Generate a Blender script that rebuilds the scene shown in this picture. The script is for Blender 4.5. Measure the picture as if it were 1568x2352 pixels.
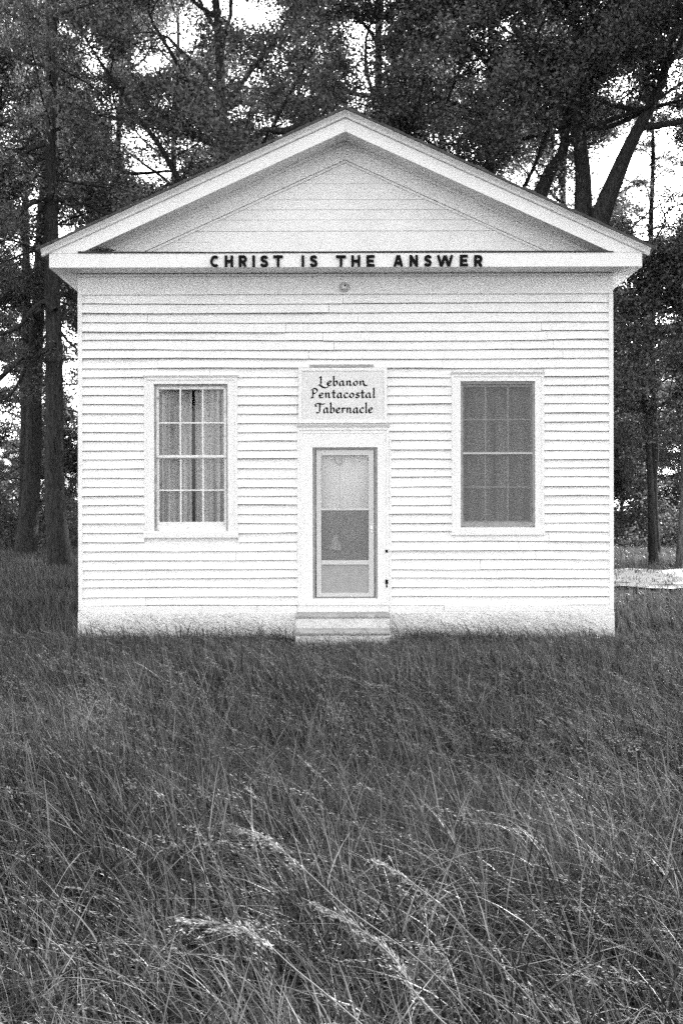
import bpy, math, random
import numpy as np

for o in list(bpy.data.objects):
    bpy.data.objects.remove(o, do_unlink=True)
SC = bpy.context.scene
COL = SC.collection
R = math.radians

# ------------------------------------------------------------------ camera, world, sun, exposure
CX, CY, CZ = -0.138, -13.1, 1.72        # eye point; the front wall stands in the plane y = 0
FOC = 2279.0                             # focal length in units of 1/2352 of the picture height
cam_d = bpy.data.cameras.new('camera')
cam_d.sensor_fit = 'VERTICAL'
cam_d.sensor_height = 36.0
cam_d.lens = 36.0 * FOC / 2352.0
cam_d.shift_x = 14 / 2352.0
cam_d.shift_y = -6 / 2352.0
cam_d.clip_end = 2000
cam = bpy.data.objects.new('camera', cam_d)
COL.objects.link(cam)
cam.location = (CX, CY, CZ)
cam.rotation_euler = (R(90), 0, 0)
cam.rotation_euler.rotate_axis('Z', R(-0.13))
SC.camera = cam

SUN_EL, SUN_AZ = 40.0, 42.0              # azimuth: degrees from +y (behind the church) towards +x
world = bpy.data.worlds.new('World')
SC.world = world
world.use_nodes = True
wn = world.node_tree.nodes; wl = world.node_tree.links
wn.clear()
sky = wn.new('ShaderNodeTexSky')
sky.sky_type = 'NISHITA'
sky.sun_disc = False
sky.sun_elevation = R(SUN_EL)
sky.sun_rotation = R(SUN_AZ)
sky.air_density = 1.0
sky.dust_density = 1.4
sky.ozone_density = 1.0
bw = wn.new('ShaderNodeRGBToBW')         # black and white film
bg = wn.new('ShaderNodeBackground'); bg.inputs['Strength'].default_value = 0.15
wo = wn.new('ShaderNodeOutputWorld')
wl.new(sky.outputs[0], bw.inputs[0]); wl.new(bw.outputs[0], bg.inputs['Color']); wl.new(bg.outputs[0], wo.inputs[0])

try: world.cycles.sampling_method = 'AUTOMATIC'
except Exception: pass
sun_d = bpy.data.lights.new('sun', 'SUN')
sun_d.energy = 3.0
sun_d.angle = R(0.5)
sun_d.color = (1, 1, 1)
sun = bpy.data.objects.new('sun', sun_d)
COL.objects.link(sun)
sun.rotation_euler = (R(90 - SUN_EL), 0, R(180 - SUN_AZ))
sun.location = (20, 22, 30)

SC.view_settings.view_transform = 'Standard'
SC.view_settings.look = 'None'
SC.view_settings.exposure = 3.22
SC.view_settings.gamma = 1.0
SC.view_settings.use_curve_mapping = False
try:
    SC.cycles.max_bounces = 8
    SC.cycles.transparent_max_bounces = 12
    SC.cycles.use_denoising = False; SC.cycles.use_light_tree = False; SC.cycles.sample_clamp_indirect = 4.0
except Exception:
    pass

# ------------------------------------------------------------------ helpers: measuring
def at(px, py, depth):                   # where a ray of the photograph (2352 units tall) is at that depth
    return np.array([CX + (px - 770) / FOC * depth, CY + depth, CZ + (1170 - py) / FOC * depth])
def proj(P):
    P = np.asarray(P); d = P[..., 1] - CY
    return 770 + (P[..., 0] - CX) / d * FOC, 1170 - (P[..., 2] - CZ) / d * FOC
def fx(px): return (px - 794) / 174.0    # on the front wall
def fz(py): return CZ + (1170 - py) / 174.0
def bx_(px): return CX + (px - 770) / FOC * 12.7    # on the front of the cornice
def bz_(py): return CZ + (1170 - py) / FOC * 12.7

# ------------------------------------------------------------------ helpers: materials
def G(v): return (v, v, v, 1)
def new_mat(name):
    m = bpy.data.materials.new(name); m.use_nodes = True
    nt = m.node_tree; nt.nodes.clear()
    out = nt.nodes.new('ShaderNodeOutputMaterial')
    return m, nt, nt.nodes, nt.links, out
def noise_val(nt, scale, stretch=(1, 1, 1), detail=4, rough=0.6, lo=0.35, hi=0.65, t0=0.0, t1=1.0, coord='Object'):
    tc = nt.nodes.new('ShaderNodeTexCoord'); mp = nt.nodes.new('ShaderNodeMapping')
    mp.inputs['Scale'].default_value = stretch
    n = nt.nodes.new('ShaderNodeTexNoise')
    n.inputs['Scale'].default_value = scale; n.inputs['Detail'].default_value = detail; n.inputs['Roughness'].default_value = rough
    mr = nt.nodes.new('ShaderNodeMapRange')
    mr.inputs['From Min'].default_value = lo; mr.inputs['From Max'].default_value = hi
    mr.inputs['To Min'].default_value = t0; mr.inputs['To Max'].default_value = t1
    nt.links.new(tc.outputs[coord], mp.inputs[0]); nt.links.new(mp.outputs[0], n.inputs['Vector'])
    nt.links.new(n.outputs['Fac'], mr.inputs['Value'])
    return mr.outputs[0]
def math_n(nt, op, a, b):
    n = nt.nodes.new('ShaderNodeMath'); n.operation = op
    for i, v in enumerate((a, b)):
        if isinstance(v, (int, float)): n.inputs[i].default_value = v
        else: nt.links.new(v, n.inputs[i])
    return n.outputs[0]
def gray_mat(name, base, layers=(), flecks=None, rough=0.7, bump=None, spec=0.3, metallic=0.0):
    """base grey; layers: (scale, stretch, amplitude) added; flecks: (scale, stretch, threshold, depth)"""
    m, nt, nd, lk, out = new_mat(name)
    b = nd.new('ShaderNodeBsdfPrincipled')
    b.inputs['Roughness'].default_value = rough
    b.inputs['Specular IOR Level'].default_value = spec
    b.inputs['Metallic'].default_value = metallic
    val = None
    for sc, st, amp in layers:
        v = noise_val(nt, sc, st, 5, 0.65, 0.3, 0.7, -amp, amp)
        val = v if val is None else math_n(nt, 'ADD', val, v)
    val = math_n(nt, 'ADD', val, base) if val is not None else None
    for f in (flecks or ()):
        sc, st, th, depth = f
        fl = noise_val(nt, sc, st, 6, 0.7, th, th + 0.05, 1.0, 1.0 - depth)
        val = math_n(nt, 'MULTIPLY', val if val is not None else base, fl)
    if val is None: b.inputs['Base Color'].default_value = G(base)
    else: lk.new(val, b.inputs['Base Color'])
    if bump:
        sc, st, strength, dist = bump
        h = noise_val(nt, sc, st, 6, 0.7, 0.0, 1.0)
        bp = nd.new('ShaderNodeBump'); bp.inputs['Strength'].default_value = strength; bp.inputs['Distance'].default_value = dist
        lk.new(h, bp.inputs['Height']); lk.new(bp.outputs[0], b.inputs['Normal'])
    lk.new(b.outputs[0], out.inputs[0])
    return m
def leaf_mat(name, lo, hi, trans=0.3, attr=False, spec=0.12, rough=0.55):
    m, nt, nd, lk, out = new_mat(name)
    mr = nd.new('ShaderNodeMapRange'); mr.inputs['To Min'].default_value = lo; mr.inputs['To Max'].default_value = hi
    if attr:
        a = nd.new('ShaderNodeAttribute'); a.attribute_name = 'shade'; lk.new(a.outputs['Fac'], mr.inputs['Value'])
    else:
        g = nd.new('ShaderNodeNewGeometry'); lk.new(g.outputs['Random Per Island'], mr.inputs['Value'])
    d = nd.new('ShaderNodeBsdfPrincipled'); d.inputs['Roughness'].default_value = rough; d.inputs['Specular IOR Level'].default_value = spec
    t = nd.new('ShaderNodeBsdfTranslucent'); mx = nd.new('ShaderNodeMixShader'); mx.inputs[0].default_value = trans
    lk.new(mr.outputs[0], d.inputs['Base Color']); lk.new(mr.outputs[0], t.inputs['Color'])
    lk.new(d.outputs[0], mx.inputs[1]); lk.new(t.outputs[0], mx.inputs[2]); lk.new(mx.outputs[0], out.inputs[0])
    return m
def glass_mat(name, refl, tint=0.95):
    m, nt, nd, lk, out = new_mat(name)
    t = nd.new('ShaderNodeBsdfTransparent'); t.inputs[0].default_value = G(tint)
    g = nd.new('ShaderNodeBsdfGlossy'); g.inputs['Roughness'].default_value = 0.02; g.inputs['Color'].default_value = G(0.9)
    mx = nd.new('ShaderNodeMixShader'); mx.inputs[0].default_value = refl
    lk.new(t.outputs[0], mx.inputs[1]); lk.new(g.outputs[0], mx.inputs[2]); lk.new(mx.outputs[0], out.inputs[0])
    return m
def screen_mat(name, cover, col):        # woven wire: part of it is open
    m, nt, nd, lk, out = new_mat(name)
    t = nd.new('ShaderNodeBsdfTransparent')
    d = nd.new('ShaderNodeBsdfDiffuse'); d.inputs[0].default_value = G(col)
    v = noise_val(nt, 90, (1, 1, 1), 3, 0.6, 0.3, 0.7, cover - 0.08, cover + 0.08)
    mx = nd.new('ShaderNodeMixShader'); lk.new(v, mx.inputs[0])
    lk.new(t.outputs[0], mx.inputs[1]); lk.new(d.outputs[0], mx.inputs[2]); lk.new(mx.outputs[0], out.inputs[0])
    return m

M = {}
M['paint'] = gray_mat('white_paint', 0.79, [(1.3, (1, 1, 1), 0.05), (9, (0.6, 1, 3), 0.04), (75, (1, 1, 1), 0.108)],
                      [(16, (0.5, 1, 3.2), 0.635, 0.45), (45, (1, 1, 1.6), 0.645, 0.7), (5, (0.35, 1, 9), 0.63, 0.22), (3, (6, 1, 0.5), 0.66, 0.14)], 0.75, (60, (1, 1, 2), 0.12, 0.003))
M['edge'] = gray_mat('painted_edge_shade', 0.30, [(7, (1, 1, 1), 0.14), (60, (1, 1, 1), 0.1)], None, 0.9)  # shade put into the colour: under board laps and around sashes
M['trim'] = gray_mat('worn_trim_paint', 0.77, [(4, (1, 1, 1), 0.03), (75, (1, 1, 1), 0.108)],
                     [(22, (1.6, 1, 1), 0.65, 0.45), (60, (1, 1, 1), 0.66, 0.6)], 0.75, (50, (1, 1, 1), 0.35, 0.004))
M['cornice'] = gray_mat('cornice_paint', 0.80, [(3, (1, 1, 1), 0.03), (75, (1, 1, 1), 0.108)],
                        [(30, (0.5, 1, 2), 0.70, 0.5)], 0.75, (40, (0.6, 1, 2), 0.25, 0.004))
M['sash'] = gray_mat('sash_paint', 0.72, [(30, (1, 1, 1), 0.08)], [(20, (1, 1, 1), 0.58, 0.5)], 0.7)
M['masonry'] = gray_mat('whitewashed_masonry', 0.74, [(2.5, (1, 1, 1), 0.08), (14, (1, 1, 1), 0.07), (60, (1, 1, 1), 0.12)],
                        [(9, (1, 1, 2), 0.66, 0.35), (30, (1, 1, 1), 0.66, 0.5)], 0.9, (25, (1, 1, 1), 0.8, 0.02))
M['riser'] = gray_mat('whitewashed_step', 0.62, [(3, (1, 1, 1), 0.06), (25, (1, 1, 1), 0.08)], [(10, (1, 1, 2), 0.6, 0.35), (30, (1, 1, 1), 0.64, 0.45)], 0.9, (25, (1, 1, 1), 0.6, 0.01))
M['concrete'] = gray_mat('worn_concrete', 0.36, [(5, (1, 1, 1), 0.1), (60, (1, 1, 1), 0.08)], [(12, (1, 1, 1), 0.6, 0.4)], 0.9, (30, (1, 1, 1), 0.8, 0.02))
M['shingle'] = gray_mat('dark_shingle', 0.07, [(12, (1, 1, 1), 0.03), (80, (1, 1, 1), 0.03)], None, 0.9, (40, (1, 1, 1), 0.8, 0.01))
M['flashing'] = gray_mat('dark_flashing', 0.03, [(20, (1, 1, 1), 0.01)], None, 0.6)
M['black'] = gray_mat('black_paint', 0.008, [(30, (1, 1, 1), 0.004)], None, 0.8, None, 0.05)
M['sign'] = gray_mat('sign_board_paint', 0.66, [(6, (1, 1, 1), 0.03), (75, (1, 1, 1), 0.096)], [(50, (1, 1, 1), 0.72, 0.4)], 0.7)
M['bare'] = gray_mat('bare_wood', 0.33, [(12, (0.4, 1, 4), 0.1), (60, (0.3, 1, 3), 0.08)], None, 0.9)
M['metal'] = gray_mat('dull_aluminium', 0.42, [(25, (1, 1, 1), 0.04)], [(40, (1, 1, 1), 0.68, 0.3)], 0.5, None, 0.4, 0.0)
M['frame'] = gray_mat('weathered_grey_frame', 0.27, [(6, (1, 1, 1), 0.06), (40, (1, 1, 1), 0.06)], [(12, (1, 1, 1), 0.62, 0.5)], 0.8)
M['kick'] = gray_mat('door_panel_paint', 0.31, [(8, (1, 1, 1), 0.03), (75, (1, 1, 1), 0.084)], None, 0.6)
M['inner'] = gray_mat('inner_door_paint', 0.50, [(4, (1, 1, 1), 0.03), (75, (1, 1, 1), 0.090)], None, 0.7)
M['curtain'] = gray_mat('curtain_cloth', 0.34, [(4, (3, 1, 0.1), 0.16), (150, (1, 1, 1), 0.04)], None, 0.9)
M['net'] = gray_mat('pale_curtain_cloth', 0.34, [(3, (3, 1, 0.12), 0.2)], None, 0.9)  # vertical streaks draw the fold shading into the colour
M['dark'] = gray_mat('dark_interior', 0.03, [(3, (1, 1, 1), 0.01)], None, 0.9)
M['glass'] = glass_mat('window_glass', 0.008)
M['door_glass'] = glass_mat('door_glass', 0.02)
M['screen'] = screen_mat('window_screen', 0.37, 0.18)
M['door_screen'] = screen_mat('door_screen', 0.36, 0.22)
M['bark'] = gray_mat('rough_bark', 0.036, [(6, (3, 3, 0.5), 0.02), (22, (3, 3, 0.35), 0.03)], None, 0.95, (14, (3, 3, 0.35), 1.0, 0.05), 0.05)
M['bark_pale'] = gray_mat('grey_bark', 0.07, [(5, (3, 3, 0.5), 0.05), (25, (2, 2, 0.6), 0.04)], None, 0.95, (14, (3, 3, 0.5), 1.0, 0.04), 0.05)
M['oak'] = leaf_mat('oak_leaves', 0.016, 0.165, 0.36)
M['light_leaf'] = leaf_mat('bright_leaves', 0.04, 0.14, 0.4)
M['needle'] = leaf_mat('pine_needles', 0.025, 0.15, 0.25)
M['grass'] = leaf_mat('meadow_grass', 0.007, 0.19, 0.3, True, 0.2, 0.4)
M['straw'] = leaf_mat('dry_seed_stalks', 0.07, 0.30, 0.3, True)
M['soil'] = gray_mat('grassy_soil', 0.022, [(0.6, (1, 1, 1), 0.006), (6, (1, 1, 1), 0.01), (60, (1, 1, 1), 0.01)], None, 0.95, (20, (1, 1, 1), 1.0, 0.05), 0.05)
M['sand'] = gray_mat('pale_sand', 0.42, [(1.5, (1, 1, 1), 0.06), (25, (1, 1, 1), 0.06)], [(0.9, (1, 1.6, 1), 0.56, 0.75), (5, (1, 1, 1), 0.62, 0.7)], 0.95, (18, (1, 1, 1), 0.6, 0.03))
M['nest'] = gray_mat('twig_clump', 0.05, [(40, (1, 1, 1), 0.02)], None, 0.95)

# ------------------------------------------------------------------ helpers: objects
def tag(o, label=None, cat=None, group=None, kind=None):
    if label: o['label'] = label
    if cat: o['category'] = cat
    if group: o['group'] = group
    if kind: o['kind'] = kind
    return o
def empty(name, loc=(0, 0, 0), rz=0.0, **k):
    o = bpy.data.objects.new(name, None); COL.objects.link(o)
    o.location = loc; o.rotation_euler = (0, 0, rz); o.empty_display_size = 0.3
    return tag(o, **k)
def mesh_np(name, V, Q, smooth=False, shade=None):
    me = bpy.data.meshes.new(name)
    V = np.ascontiguousarray(V, dtype=np.float32); Q = np.ascontiguousarray(Q, dtype=np.int32)
    me.vertices.add(len(V)); me.vertices.foreach_set('co', V.ravel())
    n, k = Q.shape
    me.loops.add(n * k); me.loops.foreach_set('vertex_index', Q.ravel())
    me.polygons.add(n)
    me.polygons.foreach_set('loop_start', np.arange(0, n * k, k, dtype=np.int32))
    me.polygons.foreach_set('loop_total', np.full(n, k, dtype=np.int32))
    if smooth: me.polygons.foreach_set('use_smooth', np.ones(n, dtype=bool))
    me.update(calc_edges=True)
    if shade is not None:
        a = me.attributes.new('shade', 'FLOAT', 'POINT'); a.data.foreach_set('value', np.ascontiguousarray(shade, dtype=np.float32))
    return me
def link(name, me, mat, parent=None, loc=None):
    me.materials.clear(); me.materials.append(mat)
    o = bpy.data.objects.new(name, me); COL.objects.link(o)
    if parent: o.parent = parent
    if loc is not None: o.location = loc
    return o
class MB:
    def __init__(s): s.v = []; s.f = []; s.worn = []
    def hexa(s, p):                      # 8 points: bottom ring 0-3, top ring 4-7
        k = len(s.v); s.v += [tuple(map(float, q)) for q in p]
        for f in ((3, 2, 1, 0), (4, 5, 6, 7), (0, 1, 5, 4), (1, 2, 6, 5), (2, 3, 7, 6), (3, 0, 4, 7)):
            s.f.append(tuple(k + i for i in f))
        return s
    def box(s, x0, x1, y0, y1, z0, z1):
        return s.hexa([(x0, y0, z0), (x1, y0, z0), (x1, y1, z0), (x0, y1, z0), (x0, y0, z1), (x1, y0, z1), (x1, y1, z1), (x0, y1, z1)])
    def prism(s, poly, y0, y1):          # polygon in x,z pushed along y
        k = len(s.v); n = len(poly)
        s.v += [(x, y0, z) for x, z in poly] + [(x, y1, z) for x, z in poly]
        s.f.append(tuple(k + i for i in range(n))); s.f.append(tuple(k + n + i for i in reversed(range(n))))
        for i in range(n):
            j = (i + 1) % n
            s.f.append((k + i, k + n + i, k + n + j, k + j))
        return s
    def face(s, pts):
        k = len(s.v); s.v += [tuple(map(float, q)) for q in pts]; s.f.append(tuple(range(k, k + len(pts)))); return s
    def frame(s, x0, x1, z0, z1, w, y0, y1, wb=None, wt=None):   # four boards butted end to end
        wb = w if wb is None else wb; wt = w if wt is None else wt
        s.box(x0, x0 + w, y0, y1, z0, z1); s.box(x1 - w, x1, y0, y1, z0, z1)
        if wt: s.box(x0 + w, x1 - w, y0, y1, z1 - wt, z1)
        if wb: s.box(x0 + w, x1 - w, y0, y1, z0, z0 + wb)
        return s
    def lathe(s, prof, c, n=20, axis='y'):
        k = len(s.v); m = len(prof)
        for r, h in prof:
            for i in range(n):
                a = 2 * math.pi * i / n
                if axis == 'y': s.v.append((c[0] + r * math.cos(a), c[1] + h, c[2] + r * math.sin(a)))
                else: s.v.append((c[0] + r * math.cos(a), c[1] + r * math.sin(a), c[2] + h))
        for j in range(m - 1):
            for i in range(n):
                i2 = (i + 1) % n
                s.f.append((k + j * n + i, k + j * n + i2, k + (j + 1) * n + i2, k + (j + 1) * n + i))
        return s
    def build(s, name, mat, parent=None, bevel=0.0):
        me = bpy.data.meshes.new(name); me.from_pydata(s.v, [], s.f); me.update()
        o = link(name, me, mat, parent)
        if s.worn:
            me.materials.append(M['edge'])  # second slot: lap shadow drawn as a dark tone
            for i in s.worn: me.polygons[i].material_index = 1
        if bevel:
            b = o.modifiers.new('bevel', 'BEVEL'); b.width = bevel; b.segments = 2; b.limit_method = 'ANGLE'
        return o
def smooth_path(P, n=8):
    P = np.asarray(P, float)
    if len(P) < 3: return P
    Q = np.vstack([2 * P[0] - P[1], P, 2 * P[-1] - P[-2]]); out = []
    for i in range(1, len(Q) - 2):
        for t in np.linspace(0, 1, n, endpoint=False):
            a, b, c, d = Q[i - 1], Q[i], Q[i + 1], Q[i + 2]
            out.append(0.5 * (2 * b + (c - a) * t + (2 * a - 5 * b + 4 * c - d) * t * t + (3 * b - a - 3 * c + d) * t ** 3))
    out.append(P[-1])
    return np.array(out)
def sines(x, y, seed, f0=1.0, octs=4):
    r = np.random.default_rng(seed); v = 0; amp = 1; f = f0; tot = 0
    for _ in range(octs):
        for _k in range(3):
            a = r.uniform(0, 2 * math.pi); ph = r.uniform(0, 2 * math.pi)
            v = v + amp * np.sin(f * (x * math.cos(a) + y * math.sin(a)) + ph); tot += amp
        amp *= 0.6; f *= 1.9
    return v / tot * 2.0

# ================================================================== GROUND
def ground():
    xs = np.concatenate([np.linspace(-600, -40, 12), np.linspace(-36, 36, 145), np.linspace(40, 600, 12)])
    ys = np.concatenate([np.linspace(-60, -16, 6), np.linspace(-14, 60, 149), np.linspace(66, 900, 14)])
    X, Y = np.meshgrid(xs, ys)
    Z = 0.05 * sines(X, Y, 3, 0.5) - 0.02
    Z = np.where((np.abs(X) < 5) & (Y > -2) & (Y < 12), -0.02, Z)
    V = np.stack([X, Y, Z], -1).reshape(-1, 3); w = len(xs)
    i = np.arange(len(ys) - 1)[:, None] * w + np.arange(w - 1)[None]
    i = i.ravel(); Q = np.stack([i, i + 1, i + w + 1, i + w], 1)
    o = link('ground', mesh_np('ground', V, Q, True), M['soil'])
    tag(o, kind='structure')
    # pale sandy lane passing behind and to the right of the church
    n = 240; x = np.linspace(5.2, 45, n)
    y0 = 8.5 + 1.1 * sines(x, x * 0, 5, 2.3, 5) - 0.012 * (x - 5)
    y1 = 15.2 + 1.3 * sines(x, x * 0, 6, 1.3) + 0.05 * (x - 5)
    rows = []
    for k in range(5):
        t = k / 4; y = y0 * (1 - t) + y1 * t
        rows.append(np.stack([x, y, 0.05 * sines(x, y, 3, 0.5) + 0.02], -1))
    V = np.concatenate(rows); i = (np.arange(4)[:, None] * n + np.arange(n - 1)[None]).ravel()
    Q = np.stack([i, i + 1, i + n + 1, i + n], 1)
    tag(link('sandy_lane', mesh_np('sandy_lane', V, Q, True), M['sand']), kind='structure')
ground()

# ================================================================== CHURCH
church = empty('church', (0, 0, 0), label='small white clapboard church with a gabled front standing in tall grass', cat='church')
rng = np.random.default_rng(11)
HW, BACK = 3.5, 10.5
Z_SILL, Z_FR = fz(1392), fz(677)         # bottom and top of the clapboards
LW = (fx(332.5), fx(546.6), fz(1234), fz(863))        # casings, outer
RW = (fx(1036), fx(1248.5), fz(1229), fz(857))
DW = (fx(683), fx(893), fz(1384), fz(975))
LO = (fx(355), fx(524), fz(1219), fz(882))            # openings
RO = (fx(1057), fx(1227.5), fz(1212), fz(877))
DO = (fx(718), fx(866.5), fz(1374), fz(1028))

def clapboards(mb, x0, x1, holes, tf, seed, joints=True):
    r = np.random.default_rng(seed)
    n = 34; h = (Z_FR - Z_SILL) / n
    for i in range(n):
        zb = Z_SILL + i * h + r.normal(0, 0.003)
        zt = Z_SILL + (i + 1) * h + 0.012
        ph, am = r.uniform(0, 6.28), r.uniform(0.002, 0.008)
        sag = 0.010 * (zb - 2.0) / 2.5
        cuts = [x0, x1]
        for (a, b, c, d) in holes:
            if zb + h * 0.55 > c and zb + h * 0.45 < d: cuts += [a, b]
        cuts = sorted(cuts)
        for j in range(0, len(cuts), 2):
            a, b = cuts[j], cuts[j + 1]
            ends = [a]
            p = a + r.uniform(0.5, 4.2)
            while p < b - 0.4:
                ends.append(p); p += r.uniform(2.4, 4.2)
            ends.append(b)
            for k in range(len(ends) - 1):
                s, e = ends[k] + (0.0022 if k else 0), ends[k + 1] - (0.0022 if k < len(ends) - 2 else 0)
                off = r.normal(0, 0.0022); butt = 0.027 + r.normal(0, 0.002)
                seg = max(2, int((e - s) / 0.3))
                xs = np.linspace(s, e, seg + 1)
                zz = zb + off + am * np.sin(xs * 0.9 + ph) - sag * (1 - (xs / HW) ** 2) + 0.0016 * np.sin(xs * 7 + ph * 3)
                bt = butt + 0.003 * np.sin(xs * 1.7 + ph * 2) + (0.012 if r.random() < 0.10 else 0)
                ch = np.clip(.0075 + .002 * np.sin(xs * 2.3 + ph * 5) + r.normal(0, .0015, seg + 1), .003, .014)
                for q in range(seg):
                    c0, c1 = ch[q], ch[q + 1]
                    A = (xs[q], -bt[q], zz[q] + c0); B = (xs[q + 1], -bt[q + 1], zz[q + 1] + c1)
                    A2 = (xs[q], -bt[q] + .011, zz[q]); B2 = (xs[q + 1], -bt[q + 1] + .011, zz[q + 1])
                    T0 = (xs[q], -0.001, zt); T1 = (xs[q + 1], -0.001, zt)
                    mb.face([tf(*A), tf(*B), tf(*T1), tf(*T0)])
                    mb.worn += [len(mb.f), len(mb.f) + 1]  # chamfer and underside get the lap shadow colour
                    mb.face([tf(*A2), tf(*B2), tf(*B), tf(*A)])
                    mb.face([tf(xs[q], 0, zz[q] + .002), tf(xs[q + 1], 0, zz[q + 1] + .002), tf(*B2), tf(*A2)])
                for q in (0, seg):
                    mb.face([tf(xs[q], -bt[q], zz[q]), tf(xs[q], -0.003, zt), tf(xs[q], 0, zz[q] + .002)])
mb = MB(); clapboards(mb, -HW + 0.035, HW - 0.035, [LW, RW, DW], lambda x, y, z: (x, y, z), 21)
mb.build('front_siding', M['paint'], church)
mb = MB()                                # boarding behind the clapboards, with the three openings left free
for a, b in ((-HW + 0.06, LO[0]), (LO[1], DO[0]), (DO[1], RO[0]), (RO[1], HW - 0.06)):
    mb.box(a, b, 0.006, 0.10, 0.4, 4.8)
for o_ in (LO, RO):
    mb.box(o_[0], o_[1], 0.002, 0.10, 0.4, o_[2]); mb.box(o_[0], o_[1], 0.002, 0.10, o_[3], 4.8)
mb.box(DO[0], DO[1], 0.002, 0.10, 0.4, DO[2]); mb.box(DO[0], DO[1], 0.002, 0.10, DO[3], 4.8)
mb.build('sheathing', M['paint'], church)
for sgn in (-1, 1):
    mb = MB(); clapboards(mb, -HW * 1.5 + 0.02, HW * 1.5 - 0.02, [], lambda x, y, z: (sgn * (HW + 0.0 - y * 1.0 - 0.001), BACK / 2 + x, z), 30 + sgn)
    mb.box(*sorted((sgn * (HW - 0.09), sgn * (HW - 0.005))), 0.0, BACK, 0.4, 4.8)
    mb.build('side_siding', M['paint'], church)
mb = MB(); clapboards(mb, -HW, HW, [], lambda x, y, z: (x, BACK - y, z), 40)
mb.box(-HW + 0.09, HW - 0.09, BACK - 0.1, BACK - 0.004, 0.4, 4.8)
mb.prism([(-HW, 4.8), (HW, 4.8), (0, 6.45)], BACK - 0.08, BACK - 0.01)
mb.build('rear_siding', M['paint'], church)
mb = MB(); mb.box(-HW + .09, HW - .09, .10, BACK - .1, 0.42, 0.50); mb.build('interior_floor', M['dark'], church)
mb = MB(); mb.box(-HW + .09, HW - .09, .10, BACK - .1, 4.74, 4.80); mb.build('interior_ceiling', M['dark'], church)
for sgn in (-1, 1):
    mb = MB(); mb.box(*sorted((sgn * (HW - 0.035), sgn * (HW + 0.022))), -0.034, 0.0, Z_SILL - 0.05, Z_FR - 0.001)
    mb.build('corner_board', M['paint'], church, 0.003)
# frieze board under the eaves, in two lengths
mb = MB(); mb.box(-HW - 0.02, fx(478), -0.030, 0, Z_FR + 0.002, 4.82); mb.box(fx(478) + 0.003, HW + 0.02, -0.0315, 0, Z_FR + 0.006, 4.82)
mb.build('frieze_board', M['cornice'], church)
mb = MB(); mb.prism([(-HW - 0.02, 4.787), (HW + 0.02, 4.787), (HW + 0.02, 4.822), (-HW - 0.02, 4.822)], -0.06, -0.0316)
mb.build('bed_moulding', M['cornice'], church, 0.01)
# foundation and sill board
mb = MB()
r2 = np.random.default_rng(5)
for sx0, sx1 in ((-HW - 0.03, -0.62), (-0.62, 0.6), (0.6, HW + 0.03)):
    mb.box(sx0, sx1, -0.035 + r2.normal(0, .002), 0.2, -0.3, Z_SILL - 0.075)
for sgn in (-1, 1):
    mb.box(*sorted((sgn * (HW - 0.2), sgn * (HW + 0.03))), 0.2, BACK, -0.3, Z_SILL - 0.05)
mb.box(-HW + 0.2, HW - 0.2, BACK - 0.2, BACK, -0.3, Z_SILL - 0.05)
mb.build('foundation', M['masonry'], church, 0.012)
for a, b, y, z in ((-HW - .02, fx(590), -.028, .006), (fx(590) + .004, fx(683) - .004, -.026, .004), (fx(893) + .004, fx(1018), -.025, .002), (fx(1018) + .004, HW + .02, -.030, .006)):
    mb = MB(); mb.box(a, b, y, 0, Z_SILL - .074, Z_SILL + z); mb.build('sill_board', M['trim'], church, 0.003)

# ---- cornice and pediment
SL, Y0 = 0.456, -0.40
ZT = 6.84
BT, BB = bz_(581), bz_(613.5)            # the band over the front
XE = 3.79
band = MB(); band.box(-XE, XE, Y0, Y0 + 0.035, BB, BT)
band = band.build('fascia_band', M['cornice'], church, 0.003)
mb = MB(); mb.box(-XE + 0.004, XE - 0.004, Y0 + 0.037, -0.001, BB + 0.008, BB + 0.028)
for sgn in (-1, 1):
    mb.box(*sorted((sgn * (HW + 0.03), sgn * (XE - 0.024))), 0.002, BACK + 0.3, BB + 0.008, BB + 0.028)
mb.build('soffit', M['cornice'], church)
for sgn in (-1, 1):
    mb = MB()
    mb.box(*sorted((sgn * (XE - 0.022), sgn * XE)), Y0 + 0.038, BACK + 0.3, BB - 0.002, BT)
    a = sgn * XE
    mb.hexa([(a, Y0 + .04, BT - .01), (a, BACK + .3, BT - .01), (a + sgn * .01, BACK + .3, BT - .01), (a + sgn * .01, Y0 + .04, BT - .01),
             (a, Y0 + .04, BT + .05), (a, BACK + .3, BT + .05), (a + sgn * .07, BACK + .3, BT + .05), (a + sgn * .07, Y0 + .04, BT + .05)])
    mb.build('eave_fascia', M['cornice'], church)
mb = MB()
xs = np.linspace(-3.42, 3.42, 25); wob = 0.004 * np.sin(xs * 1.3) + np.random.default_rng(3).normal(0, 0.0015, 25)
for i in range(24):
    a, b = xs[i], xs[i + 1]; w0, w1 = wob[i], wob[i + 1]
    mb.hexa([(a, Y0 - .012, BT + .002 + w0 * .3), (b, Y0 - .012, BT + .002 + w1 * .3), (b, -0.01, BT + .002), (a, -0.01, BT + .002),
             (a, Y0 - .012, BT + .02 + w0), (b, Y0 - .012, BT + .02 + w1), (b, -0.01, BT + .05), (a, -0.01, BT + .05)])
mb.build('ledge_flashing', M['flashing'], church)
def zr(x, off): return ZT - off - SL * abs(x)
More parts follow.
